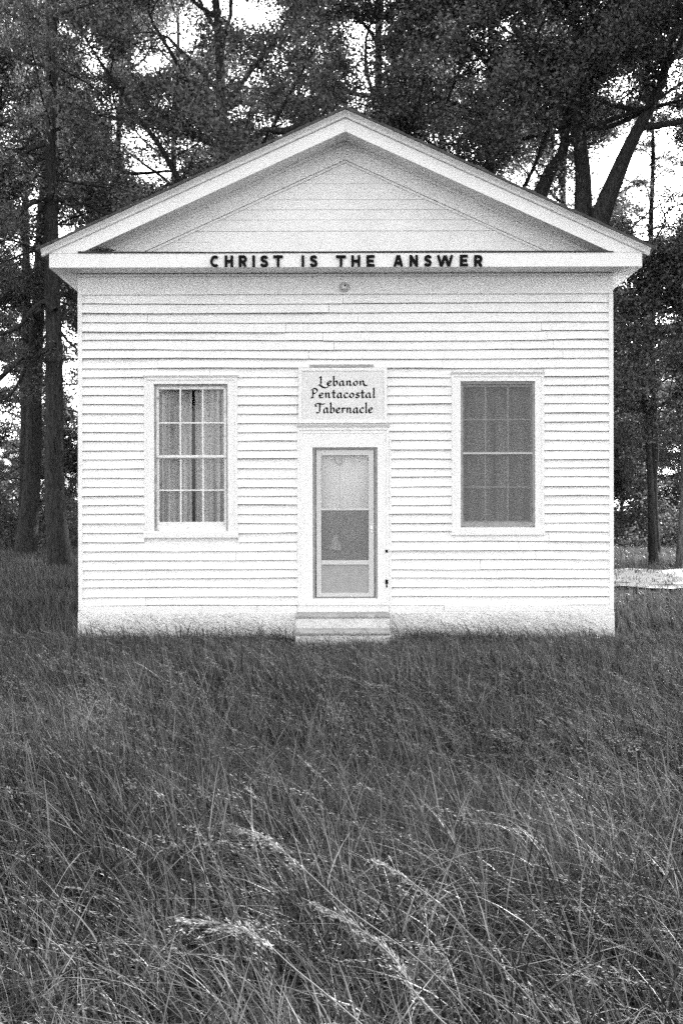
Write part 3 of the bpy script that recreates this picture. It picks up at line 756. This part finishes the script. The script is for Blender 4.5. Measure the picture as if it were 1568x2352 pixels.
def hardwood(seed, H, r0, cb, Rr, nprim, per=46, rad=.34, size=.125, stems=None, base=None, sides=10, sec=6, flat=.6, up_el=(15, 60), asp=.62, dead=0, extra=()):
    rg = np.random.default_rng(seed); W = Wood(); tips = []
    if stems is None:
        z = np.linspace(0, H * .92, 10); P = np.stack([np.cumsum(rg.normal(0, .10, 10)) * z / H, np.cumsum(rg.normal(0, .10, 10)) * z / H, z], 1)
        stems = [(P, r0, r0 * .18)]
    for P, ra, rb in stems:
        P = smooth_path(P, 4); t = np.linspace(0, 1, len(P))
        rad_ = ra * (1 - t) + rb * t + ra * .45 * np.exp(-t * 22) * (P[0][2] < .5)
        W.add(P, rad_, sides)
        zs = P[:, 2]; hi = zs[-1]
        for k in range(nprim):
            q = (k + rg.uniform(0, 1)) / nprim; zz_ = cb + (hi - cb) * q ** .9
            if zz_ < zs[0]: continue
            i = int(np.clip(np.searchsorted(zs, zz_), 1, len(P) - 1)); p = P[i]
            az = k * 2.4 + rg.normal(0, .35); el = R(rg.uniform(*up_el)) * (.55 + .7 * q)
            L = Rr * (1.0 - .55 * q) * rg.uniform(.72, 1.15)
            d = np.array([math.cos(az) * math.cos(el), math.sin(az) * math.cos(el), math.sin(el)])
            B = bough(rg, p, d, L, 8, .17, .02); rb_ = min(rad_[i] * .6, .03 + L * .017)
            W.add(B, np.linspace(rb_, .014, 8), 6)
            for j in range(sec):
                f = .22 + .75 * (j + rg.random()) / sec; ii = min(int(f * 7), 6); sp = B[ii] + (B[ii + 1] - B[ii]) * (f * 7 - ii)
                sd = perp_dir(rg, B[ii + 1] - B[ii], R(rg.uniform(35, 75))); sd[2] = sd[2] * .7 + .08
                S = bough(rg, sp, sd, L * rg.uniform(.26, .5), 6, .22, .02)
                W.add(S, np.linspace(.022, .007, 6), 4); tips += [S[3], S[4], S[5]]
                for m in range(3):
                    tp = S[2 + m]; T = bough(rg, tp, perp_dir(rg, S[3] - S[2], R(rg.uniform(30, 80))), rg.uniform(.5, 1.2), 4, .25)
                    W.add(T, np.linspace(.010, .004, 4), 3); tips += [T[1], T[2], T[3]]
            tips += [B[-1], B[-2]]
        for k in range(dead):                # bare dead boughs below the crown
            zz_ = rg.uniform(2.5, cb + 3); i = int(np.clip(np.searchsorted(zs, zz_), 1, len(P) - 1))
            az = rg.uniform(0, 6.28); B = bough(rg, P[i], (math.cos(az), math.sin(az), rg.uniform(-.1, .35)), rg.uniform(1, 3.4), 9, .2, -.03)
            W.add(B, np.linspace(.032, .008, 9), 5)
            for m in range(4):
                W.add(bough(rg, B[2 + m], perp_dir(rg, B[3 + m] - B[2 + m], R(50)), rg.uniform(.4, 1.2), 5, .25, -.04), np.linspace(.014, .004, 5), 3)
    add_extra(W, extra, base, rg, tips)
    C = np.array(tips)
    if base is not None:
        C = C[holed(C + np.asarray(base), 9, rg)]
    V, Q = leaves(rg, C, per, rad, size, flat, .5, asp)
    if base is not None:
        k = holed(V[::4] + np.asarray(base), 9, rg, -6); Q = Q[k]
        keep = np.repeat(k, 4); V = V[keep]; Q = np.arange(len(V)).reshape(-1, 4)
    return W, V, Q
def pine(seed, H, r0, cb, Rr, n, per=70, base=None, dead=12, bend=(0, 0), size=.15, top=.06, extra=()):
    rg = np.random.default_rng(seed); W = Wood(); tips = []
    z = np.linspace(0, H, 14); P = np.stack([bend[0] * (z / H) + np.cumsum(rg.normal(0, .04, 14)), bend[1] * (z / H) + np.cumsum(rg.normal(0, .04, 14)), z], 1); P[0] = 0
    P = smooth_path(P, 3); t = np.linspace(0, 1, len(P)); rad_ = r0 * (1 - t) + top * t + r0 * .35 * np.exp(-t * 26)
    W.add(P, rad_, 12)
    for k in range(n):
        q = (k + rg.random()) / n; zz_ = cb + (H - cb) * q; i = int(np.clip(np.searchsorted(P[:, 2], zz_), 1, len(P) - 1))
        az = k * 2.4 + rg.normal(0, .4); L = Rr * (1 - .75 * q) * rg.uniform(.6, 1.15)
        B = bough(rg, P[i], (math.cos(az), math.sin(az), rg.uniform(-.05, .45)), L, 7, .12, .02); W.add(B, np.linspace(.02 + L * .008, .008, 7), 5)
        for j in range(5):
            S = bough(rg, B[2 + j], perp_dir(rg, B[-1] - B[0], R(rg.uniform(30, 65))), L * rg.uniform(.15, .4), 4, .2, .05)
            W.add(S, np.linspace(.012, .005, 4), 3); tips += [S[2], S[3]]
        tips += [B[-1], B[-2]]
    for k in range(dead):
        zz_ = rg.uniform(2.2, cb + 5); i = int(np.clip(np.searchsorted(P[:, 2], zz_), 1, len(P) - 1)); az = rg.uniform(0, 6.28)
        B = bough(rg, P[i], (math.cos(az), math.sin(az), rg.uniform(-.15, .35)), rg.uniform(.8, 3.2), 9, .2, -.04); W.add(B, np.linspace(.028, .007, 9), 5)
        for m in range(4):
            W.add(bough(rg, B[2 + m], perp_dir(rg, B[3 + m] - B[2 + m], R(50)), rg.uniform(.4, 1.2), 5, .25, -.05), np.linspace(.012, .004, 5), 3)
    add_extra(W, extra, base, rg, tips)
    C = np.array(tips)
    if base is not None: C = C[holed(C + np.asarray(base), 9, rg)]
    V, Q = leaves(rg, C, per, .24, size, .7, .2, .13)
    return W, V, Q
def put_tree(name, geo, loc, leafm, barkm, label, cat='tree', group=None, rz=0.0):
    W, V, Q = geo
    t = empty(name, loc, rz, label=label, cat=cat, group=group)
    link('trunk', W.mesh(name + '_trunk'), barkm, t); link('crown', mesh_np(name + '_crown', V, Q), leafm, t)
    return t
def copy_tree(src, loc, rz, sc, label, group):
    t = src.copy(); COL.objects.link(t); t.location = loc; t.rotation_euler = (0, 0, rz); t.scale = (sc, sc, sc); t['label'] = label
    if group: t['group'] = group
    elif 'group' in t: del t['group']
    for ch in src.children:
        c = ch.copy(); COL.objects.link(c); c.parent = t
    return t
def gpos(px, depth):
    p = at(px, 1170, depth); return (p[0], p[1], -0.03)

# the trees one can tell apart
b = gpos(140, 30)
put_tree('pine_tree', pine(101, 27, .31, 8.5, 4.2, 34, 90, b, 40, (-.55, .2), .17, .07, [([(128, 712), (105, 692), (75, 712), (40, 752), (-30, 775)], 29.6, .11), ([(130, 790), (95, 812), (60, 850), (25, 905), (-20, 925)], 29.7, .08), ([(140, 760), (160, 785), (190, 812), (215, 835)], 29.8, .05), ([(130, 860), (112, 850), (98, 800), (90, 765)], 29.5, .03), ([(105, 330), (60, 350), (20, 390), (-30, 400)], 29.6, .06), ([(110, 150), (60, 140), (10, 110), (-30, 105)], 29.6, .06), ([(112, 450), (60, 480), (30, 540), (-10, 560)], 29.6, .05)]), b, M['needle'], M['bark'], 'tall straight pine close by the church corner, thick ridged trunk with bare dead lower boughs')
b = gpos(58, 38)
put_tree('pine_tree', pine(102, 27, .36, 7, 4.6, 34, 80, b, 16, (1.0, .5), .18), b, M['needle'], M['bark'], 'pine leaning towards the church, just behind and outside the tall straight pine')
b = gpos(520, 31)
put_tree('oak_tree', hardwood(103, 23, .36, 6.5, 7.8, 18, 82, .42, .106, None, b, 10, 8, extra=[([(720, 278), (660, 300), (610, 300), (575, 325), (520, 335), (475, 325), (430, 300), (380, 250)], 29, .12), ([(300, 480), (250, 490), (200, 470), (150, 462)], 30, .07), ([(560, 230), (500, 262), (440, 275), (380, 290)], 30, .08)]), b, M['oak'], M['bark'], 'broad dark oak behind the roof with a long bough sweeping over its rising slope')
b = gpos(860, 34)
put_tree('oak_tree', hardwood(104, 24, .36, 7.5, 7.2, 18, 80, .42, .106, None, b, 10, 8), b, M['oak'], M['bark'], 'dense oak rising directly behind the peak of the church gable')
b = gpos(1345, 30); B0 = np.array(b)
stems = [(np.array([(0, 0, 0), (-.05, 0, 4), tuple(at(1342, 560, 30) - B0), tuple(at(1340, 480, 30) - B0), tuple(at(1338, 380, 30.2) - B0), tuple(at(1318, 200, 30.5) - B0), tuple(at(1325, 40, 31) - B0), tuple(at(1300, -150, 31) - B0)]), .44, .08),
         (np.array([(.1, -.1, 0), tuple(at(1343, 800, 29.9) - B0), tuple(at(1352, 600, 29.7) - B0), tuple(at(1380, 500, 29.5) - B0), tuple(at(1415, 410, 29.3) - B0), tuple(at(1452, 325, 29) - B0), tuple(at(1520, 190, 28.6) - B0), tuple(at(1560, 20, 28) - B0)]), .48, .07),
         (np.array([(-.2, .2, 0), tuple(at(1270, 800, 30.5) - B0), tuple(at(1225, 560, 30.6) - B0), tuple(at(1236, 470, 30.6) - B0), tuple(at(1262, 400, 30.6) - B0), tuple(at(1298, 330, 30.6) - B0), tuple(at(1270, 200, 30) - B0), tuple(at(1180, 60, 29.5) - B0)]), .38, .06)]
put_tree('oak_tree', hardwood(105, 22, .36, 12.6, 6.3, 11, 78, .42, .106, stems, b, 12, 7), b, M['oak'], M['bark'], 'great oak with three diverging trunks showing above the falling roof slope')
b = gpos(1120, 33)
put_tree('oak_tree', hardwood(106, 23, .32, 8.5, 6.6, 17, 80, .42, .106, None, b, 10, 8), b, M['oak'], M['bark'], 'oak filling the space between the gable peak and the three-trunked oak')
b = gpos(1502, 37)
put_tree('pine_tree', pine(107, 17.5, .20, 5.5, 2.9, 34, 60, None, 12, (-.15, 0), .16, .05), b, M['needle'], M['bark'], 'slender sparse pine standing out against open bright sky')
b = gpos(1560, 29)
put_tree('young_tree', hardwood(108, 10.5, .11, 2.8, 3.6, 14, 52, .32, .095, None, b, 8, 6), b, M['oak'], M['bark_pale'], 'bushy young tree with low dark foliage beside the church eave, near the lane')
b = gpos(-40, 33)
put_tree('oak_tree', hardwood(109, 22, .3, 4.5, 6.2, 20, 78, .42, .106, None, b, 10, 8), b, M['oak'], M['bark'], 'leafy oak at the outer edge of the picture beyond the leaning pine')
b = gpos(270, 40)
put_tree('oak_tree', hardwood(110, 24, .3, 7, 6.6, 18, 70, .44, .11, None, b, 10, 8), b, M['oak'], M['bark'], 'slim-trunked oak seen between the tall straight pine and the rising roof slope')
b = gpos(1730, 34)
put_tree('oak_tree', hardwood(111, 22, .3, 4.0, 4.6, 18, 90, .40, .106, None, b, 10, 7), b, M['oak'], M['bark'], 'oak at the outer edge of the picture beyond the slender sparse pine')

for px, dep, sd, lab in ((60, 44, 120, 'tall oak filling the sky far behind the leaning pine'), (400, 46, 121, 'tall oak far behind the rising roof slope, seen through the nearer crowns'),
                         (700, 45, 122, 'tall oak far behind the roof just short of the gable peak'), (1010, 46, 123, 'tall oak far behind the roof just past the gable peak'), (1300, 46, 124, 'tall oak far behind the three-trunked oak')):
    b = gpos(px, dep)
    put_tree('oak_tree', hardwood(sd, 27, .3, 9, 6.8, 17, 46, .50, .13, None, b, 8, 7), b, M['oak'], M['bark'], lab)
b = gpos(1500, 31)
put_tree('oak_tree', hardwood(125, 10.5, .13, 4.6, 4.6, 12, 62, .4, .10, None, b, 8, 7, extra=[([(1600, 730), (1568, 742), (1520, 765), (1480, 785), (1440, 800)], 29, .1)]), b, M['oak'], M['bark'], 'low dark oak under the slender sparse pine, its trunk in the gap beside the church')

# the wood farther back: three kinds, copied
rg = np.random.default_rng(77)
G_FAR = 'trees deep in the wood behind the church'
L_FAR = 'leafy tree deep in the shaded wood behind the church'
protos = []
for k, (s, H, r, cb, rr_, n) in enumerate(((201, 15, .17, 3.0, 4.0, 16), (202, 13, .15, 2.2, 3.6, 16), (203, 17, .2, 4.5, 4.4, 16))):
    protos.append(put_tree('forest_tree', hardwood(s, H, r, cb, rr_, n, 52, .40, .135, None, None, 7, 6), (-18 + 17 * k, 44 + 2 * k, -.03), M['oak'] if k != 1 else M['light_leaf'], M['bark'], L_FAR, 'tree', G_FAR))
sparse = put_tree('forest_tree', hardwood(204, 16, .18, 4.0, 4.4, 16, 6, .42, .17, None, None, 7, 6), (20.5, 9.0, -.03), M['oak'], M['bark'], 'unseen tree added beside the meadow to dapple it with shade', 'tree', 'added shade trees beside the meadow')  # added shade tree out of view, few leaves so sun comes through
sparse.scale = (1.5, 1.5, 1.5)
spots = []
for row, (Y, sp) in enumerate(((31, 5.2), (37, 5.0), (44, 5.0), (53, 5.4), (64, 6.5))):
    X = -36 - row * 4
    while X < 26 + row * 4:
        x = X + rg.normal(0, 1.0); y = Y + rg.normal(0, 1.6)
        px, _ = proj(np.array([x, y, 2.0])); X += sp
        if Y == 31 and (abs(px - 770) < 480 or px > 1480): continue
        if px > 1440 and Y < 36: continue
        spots.append((x, y, row))
for i, (x, y, row) in enumerate(spots):
    px, _ = proj(np.array([x, y, 2.0]))
    sc = rg.uniform(.8, 1.15)
    if px < 230: sc = rg.uniform(.36, .5)
    if px > 1330: sc = rg.uniform(.55, .75) * (1 + .12 * row)
    copy_tree(protos[int(rg.integers(3))], (x, y, -.03), rg.uniform(0, 6.28), sc, L_FAR, G_FAR)
# trees added out of view to the right, thinned to dapple the meadow
for x, y, s in ((14.5, 9.5, 1.2), (17.5, 13, 1.6), (21, 16, 1.6)):
    copy_tree(sparse, (x, y, -.03), rg.uniform(0, 6.28), s, 'unseen tree added beside the meadow to dapple it with shade', 'added shade trees beside the meadow')

# unseen trees added behind the viewer, so that the front is lit from above
for x, y, s_ in ((-29, -22, 1.3), (-24, -29, 1.4), (-16, -33, 1.3), (-8, -36, 1.4), (2.5, -37, 1.2), (8, -37, 1.4), (16, -34, 1.3), (23, -29, 1.4), (29, -20, 1.3), (-31, -12, 1.3), (-12, -43, 1.5), (12, -44, 1.5), (-20, -41, 1.5)):
    copy_tree(protos[int(rg.integers(3))], (x, y, -.03), rg.uniform(0, 6.28), s_, 'unseen leafy tree added behind the viewer to block low sky', 'added trees behind the viewer')

# undergrowth along the wood's edge
rg = np.random.default_rng(31); C = []
for k in range(2100):
    x = rg.uniform(-46, 40); y = 28 + rg.gamma(2, 5.0); px, py = proj(np.array([x, y, 0.5]))
    if px < 200 or px > 1395:
        h = rg.gamma(2.0, .45) * (1.0 + .10 * (y - 28))
        for m in range(int(4 + h * 5)): C.append((x + rg.normal(0, .5), y + rg.normal(0, .5), abs(rg.normal(0, h * .55)) + .1))
V, Q = leaves(rg, np.array(C), 26, .3, .13, .8, .4)
tag(link('undergrowth', mesh_np('undergrowth', V, Q), M['light_leaf']), 'low leafy undergrowth along the edge of the wood', 'undergrowth', None, 'stuff')

# ================================================================== GRASS
def blades(rg, P, h, w, lean_az, bend, lev, shade):
    N = len(P); t = np.linspace(0, 1, lev + 1)
    d = np.stack([np.cos(lean_az), np.sin(lean_az), np.zeros(N)], 1)
    fa = rg.uniform(0, np.pi, N); s = np.stack([np.cos(fa), np.sin(fa) * .6, np.zeros(N)], 1)
    pos = P[:, None] + d[:, None] * (h * bend)[:, None, None] * (t ** 2)[None, :, None]
    pos[..., 2] += (h * (1))[:, None] * (t[None] - .45 * np.minimum(bend, 1.4)[:, None] * t[None] ** 2.4)
    wd = w[:, None] * np.maximum(.06, (1 - t[None] ** 1.6)) * .5
    V = np.stack([pos - s[:, None] * wd[..., None], pos + s[:, None] * wd[..., None]], 2).reshape(-1, 3)
    base = (np.arange(N) * 2 * (lev + 1))[:, None] + 2 * np.arange(lev)[None]
    Q = np.stack([base, base + 1, base + 3, base + 2], -1).reshape(-1, 4)
    sh = np.repeat(shade, 2 * (lev + 1))
    return V, Q, sh, pos
def gz(P): return .05 * sines(P[:, 0], P[:, 1], 3, .5) - .03
def scatter(rg, n, x0, x1, y0, y1, infr=True, marg=.8):
    X = rg.uniform(x0, x1, n); Y = rg.uniform(y0, y1, n)
    if infr: k = np.abs(X - CX) < .37 * (Y - CY) + marg
    else: k = np.ones(n, bool)
    k &= ~((np.abs(X) < HW + .05) & (Y > -.06) & (Y < BACK + .05)) & ~((np.abs(X) < .66) & (Y > -.9) & (Y < 0))
    X, Y = X[k], Y[k]; P = np.stack([X, Y, X * 0], 1); P[:, 2] = np.where((np.abs(X) < 5) & (Y > -2), -.02, gz(P)); return P
parts = []
def add_grass(rg, P, h0, hs, w0, lev, near_taper=True, bend=(.15, .75), shade=(.25, .25)):
    n = len(P); hh = np.clip(rg.normal(h0, hs, n), .05, None) * np.where((P[:, 0] > 4) & (P[:, 1] > 5) & (P[:, 1] < 10), .55, 1)
    lump = sines(P[:, 0], P[:, 1], 17, 1.6); hh *= np.clip(1 + .28 * lump, .45, 1.5)
    if near_taper: hh *= np.clip(.22 + .28 * np.abs(P[:, 1]) ** 1.0, .0, 1.0)
    az = np.where(rg.random(n) < .62, rg.normal(np.pi, .7, n), rg.uniform(0, 6.28, n))
    be = rg.uniform(*bend, n) ** 1.1; sh = np.clip(rg.normal(shade[0], shade[1], n) + .12 * sines(P[:, 0], P[:, 1], 23, 2.2), 0, 1)
    V, Q, s, _ = blades(rg, P, hh, w0 * rg.uniform(.6, 1.4, n), az, be, lev, sh); parts.append((V, Q, s))
HOLLOWS = [(at(x, y, d)[0], d + CY, r_) for x, y, d, r_ in ((600, 0, 5.0, .28), (470, 0, 4.1, .26), (1050, 0, 3.8, .22), (1215, 0, 3.8, .2), (760, 0, 3.2, .16), (1110, 0, 4.9, .2), (330, 0, 5.4, .22), (60, 0, 4.3, .25))]
def tufted(rg, n, per, x0, x1, y0, y1, spread_, infr=True):
    C = scatter(rg, n, x0, x1, y0, y1, infr)
    P = np.repeat(C, per, 0); o = rg.normal(0, 1, (len(P), 2)) * spread_; P[:, :2] += o
    az = np.arctan2(o[:, 1], o[:, 0]) + rg.normal(0, .6, len(P)); th = np.repeat(rg.normal(1, .16, len(C)), per); ts = np.repeat(rg.normal(0, .13, len(C)), per)
    k = np.ones(len(P), bool)
    for hx, hy, hr in HOLLOWS:
        d = np.hypot(P[:, 0] - hx, P[:, 1] - hy); k &= (d > hr * .8) | (rg.random(len(P)) < .10 + .5 * (d / hr > .6))
    k &= ~((np.abs(P[:, 0]) < HW + .04) & (P[:, 1] > -.05) & (P[:, 1] < BACK)) & ~((np.abs(P[:, 0]) < .64) & (P[:, 1] > -.88) & (P[:, 1] < 0))
    return P[k], az[k], th[k], ts[k]
def add_tufts(rg, T, h0, hs, w0, lev, near_taper, bend, shade=(.3, .24)):  # dark blades with a few pale ones
    P, az, th, ts = T; n = len(P)
    hh = np.clip(rg.normal(h0, hs, n) * th, .05, h0 * 1.45) * np.clip(1 + .26 * sines(P[:, 0], P[:, 1], 17, 1.6), .45, 1.5)
    if near_taper: hh *= np.clip(.20 + .17 * np.abs(P[:, 1]), 0, 1) * np.where((np.abs(P[:, 0]) < .8) & (P[:, 1] > -1.9), .78, 1)
    wind = rg.random(n) < .40; az = np.where(wind, rg.normal(np.pi, .6, n), az)
    be = bend[0] + (bend[1] - bend[0]) * rg.random(n) ** 1.5
    sh = np.clip(.05 + .95 * rg.random(n) ** 3.0 * shade[0] / .3 + .5 * ts + .12 * sines(P[:, 0], P[:, 1], 23, 2.2) + .3 * (rg.random(n) < .05), 0, 1)
    V, Q, s_, _ = blades(rg, P, hh, w0 * rg.uniform(.5, 1.5, n), az, be, lev, sh); parts.append((V, Q, s_))
rg = np.random.default_rng(500)
add_tufts(rg, tufted(rg, 2700, 15, -3, 3, -12.4, -8.8, .07), .36, .12, .0095, 7, False, (.15, 1.5))
add_tufts(rg, tufted(rg, 2400, 12, -3, 3, -12.4, -8.8, .10), .30, .10, .0075, 5, False, (.3, 1.5), (.2, .2))
add_tufts(rg, tufted(rg, 6200, 14, -5, 5, -8.8, -4.5, .08), .40, .12, .0105, 6, False, (.12, 1.3))
add_tufts(rg, tufted(rg, 11000, 11, -6.5, 6.5, -4.5, -.05, .08), .46, .11, .0120, 4, True, (.1, 1.0))
P = scatter(rg, 50000, -14, 14, -14, 0, False); k = np.abs(P[:, 0] - CX) > .37 * (P[:, 1] - CY) + .8
add_grass(rg, P[k], .48, .12, .011, 3, False)
P = scatter(rg, 160000, -16, 20, -.5, 32, False); px, py = proj(P); k = (np.abs(px - 784) < 900) & ~((P[:, 0] > 5.5) & (P[:, 1] > 9.0 + .8 * rg.normal(0, 1, len(P))) & (P[:, 1] < 15 + .05 * P[:, 0] + .9 * rg.normal(0, 1, len(P))) & (rg.random(len(P)) < .86))
P = P[k]; add_grass(rg, P, .22, .07, .018, 3, False, (.1, .9), (.4, .25))
def join(parts):
    V = np.concatenate([p[0] for p in parts]); s = np.concatenate([p[2] for p in parts]); off = 0; Q = []
    for p in parts: Q.append(p[1] + off); off += len(p[0])
    return V, np.concatenate(Q), s
V, Q, s = join(parts)
tag(link('meadow_grass', mesh_np('meadow_grass', V, Q, True, s), M['grass']), 'tall unmown meadow grass in front of the church', 'grass', None, 'stuff')

def stalks(rg, P, h, w, K, plen, ssize, shade0=.4):
    """seed stalks: a thin stem bent to one side with a loose panicle of kite-shaped spikelets"""
    n = len(P); az = rg.normal(np.pi * .98, .38, n); be = rg.uniform(.35, 1.25, n); sh = np.clip(rg.normal(shade0, .25, n), 0, 1)
    V, Q, s, pos = blades(rg, P, h, w, az, be, 6, sh * .6)
    V = V.copy(); out = [(V, Q, s)]
    lev = pos.shape[1] - 1; t = 1 - plen * rg.random((n, K)) ** 1.2; f = t * lev; i = np.clip(f.astype(int), 0, lev - 1); fr = f - i
    ar = np.arange(n)[:, None]; c = pos[ar, i] * (1 - fr[..., None]) + pos[ar, i + 1] * fr[..., None]
    ax = pos[ar, i + 1] - pos[ar, i]; ax /= np.linalg.norm(ax, axis=-1, keepdims=True) + 1e-9
    spread_ = (.002 + .009 * np.sin(np.pi * np.clip((1 - t) / plen, 0, 1)) ** .7)[..., None] * h[:, None, None] / .6
    u = rg.normal(0, 1, (n, K, 3)); c = c + u * spread_ * .7
    a = ax + rg.normal(0, .28, (n, K, 3)); a /= np.linalg.norm(a, axis=-1, keepdims=True)
    b = np.cross(a, rg.normal(0, 1, (n, K, 3))); b /= np.linalg.norm(b, axis=-1, keepdims=True) + 1e-9
    L = (ssize * rg.uniform(.6, 1.4, (n, K)))[..., None]; W = L * .10
    vv = np.stack([c - a * L * .5, c + b * W, c + a * L * .5, c - b * W], 2).reshape(-1, 3)
    out.append((vv, np.arange(len(vv)).reshape(-1, 4), np.repeat(np.clip(sh[:, None] + rg.normal(0, .15, (n, K)), 0, 1).ravel(), 4)))
    return out
rg = np.random.default_rng(640); parts = []
P = scatter(rg, 420, -3, 3, -12.0, -9); n = len(P); parts += stalks(rg, P, rg.normal(.72, .1, n), np.full(n, .003), 40, .22, .012)
P = scatter(rg, 1700, -5, 5, -9, -5); n = len(P); parts += stalks(rg, P, rg.normal(.72, .1, n), np.full(n, .004), 26, .22, .016)
P = scatter(rg, 3600, -6.5, 6.5, -5, -.1); n = len(P); parts += stalks(rg, P, rg.normal(.64, .1, n) * np.clip(.34 + .13 * np.abs(P[:, 1]), 0, 1), np.full(n, .005), 18, .22, .022)
P = scatter(rg, 2200, -12, 12, -13, -.1, False); k = np.abs(P[:, 0] - CX) > .37 * (P[:, 1] - CY) + .8; P = P[k]; n = len(P); parts += stalks(rg, P, rg.normal(.62, .09, n), np.full(n, .0045), 10, .32, .016)
P = scatter(rg, 900, -3.4, 3.4, -.75, -.12, False); n = len(P); parts += stalks(rg, P, rg.uniform(.22, .62, n), np.full(n, .005), 10, .35, .020, .05)
V, Q, s = join(parts)
tag(link('seed_grass', mesh_np('seed_grass', V, Q, True, s), M['straw']), 'pale feathery seed stalks rising through the meadow grass', 'grass', None, 'stuff')

# the few big stalks close to the lens
def big_stalk(pts, depth, base_off, seed, label, pl=.42, sz=.008, K=90):
    rg = np.random.default_rng(seed); A = [at(x, y, d) for (x, y), d in zip(pts, depth)]
    g = np.array([A[0][0] + base_off, A[0][1] + .12, 0.0]); mid = (g * .45 + A[0] * .55) + np.array([base_off * .02, 0, .06])
    P = smooth_path([g, mid] + A, 8)
    t = empty('grass_stalk', tuple(g), label=label, cat='grass stalk', group='big seed stalks close to the viewer')
    P = P - g; rad = np.linspace(.0024, .0007, len(P)); V, Q = nptube(P, rad, 5)
    link('stem', mesh_np('stem', V, Q, True, np.full(len(V), .35)), M['straw'], t)
    L = np.concatenate([[0], np.cumsum(np.linalg.norm(np.diff(P, axis=0), axis=1))]); tot = L[-1]
    VV, QQ = [], []; off = 0
    for k in range(K):
        q = rg.random() ** .85; s_ = tot * (1 - .02) - pl * q; i = int(np.clip(np.searchsorted(L, s_), 1, len(P) - 1)); p = P[i - 1] + (P[i] - P[i - 1]) * ((s_ - L[i - 1]) / (L[i] - L[i - 1] + 1e-9))
        ax = P[i] - P[i - 1]; ax /= np.linalg.norm(ax); side = np.array([rg.normal(0, .2), rg.normal(0, .25), rg.normal(-.10, .2)])
        br = ax * 1.1 + side; br /= np.linalg.norm(br); l = (.010 + .042 * math.sin(math.pi * min(1, q * .9 + .08))) * rg.uniform(.5, 1.1)
        B = np.array([p, p + br * l * .5, p + br * l + np.array([0, 0, -.15 * l])]); v, qd = nptube(B, .0004, 3); VV.append(v); QQ.append(qd + off); off += len(v)
        for m in range(3):
            c = B[1] + (B[2] - B[1]) * rg.uniform(.1, 1.1) + rg.normal(0, .002, 3); a = br + rg.normal(0, .35, 3); a /= np.linalg.norm(a); b_ = np.cross(a, rg.normal(0, 1, 3)); b_ /= np.linalg.norm(b_)
            ln = sz * rg.uniform(.7, 1.4); v = np.array([c - a * ln * .5, c + b_ * ln * .16, c + a * ln * .5, c - b_ * ln * .16]); VV.append(v); QQ.append(np.array([[0, 1, 2, 3]]) + off); off += 4
    V = np.concatenate(VV); link('seed_head', mesh_np('seed_head', V, np.concatenate(QQ), False, rg.uniform(.4, 1, len(V))), M['straw'], t)
big_stalk([(1010, 2345), (900, 2200), (790, 2110), (690, 2062)], (1.75, 1.8, 1.85, 1.9), .75, 1, 'largest pale seed stalk, arching across the lowest middle of the meadow', .30)
big_stalk([(800, 2090), (700, 2000), (610, 1925), (530, 1892)], (2.7, 2.75, 2.8, 2.85), .55, 2, 'seed stalk higher up the meadow, its thin head pointing away from the door steps', .24, .010, 60)
big_stalk([(800, 2330), (680, 2230), (560, 2135), (390, 2105)], (1.9, 1.95, 2.0, 2.05), .6, 3, 'long low seed stalk with drooping head beside the largest stalk', .22, .011, 60)
big_stalk([(1050, 2120), (960, 2040), (880, 1985), (830, 1975)], (2.3, 2.33, 2.36, 2.4), .5, 4, 'short arched seed stalk above the largest stalk', .22, .010, 45)
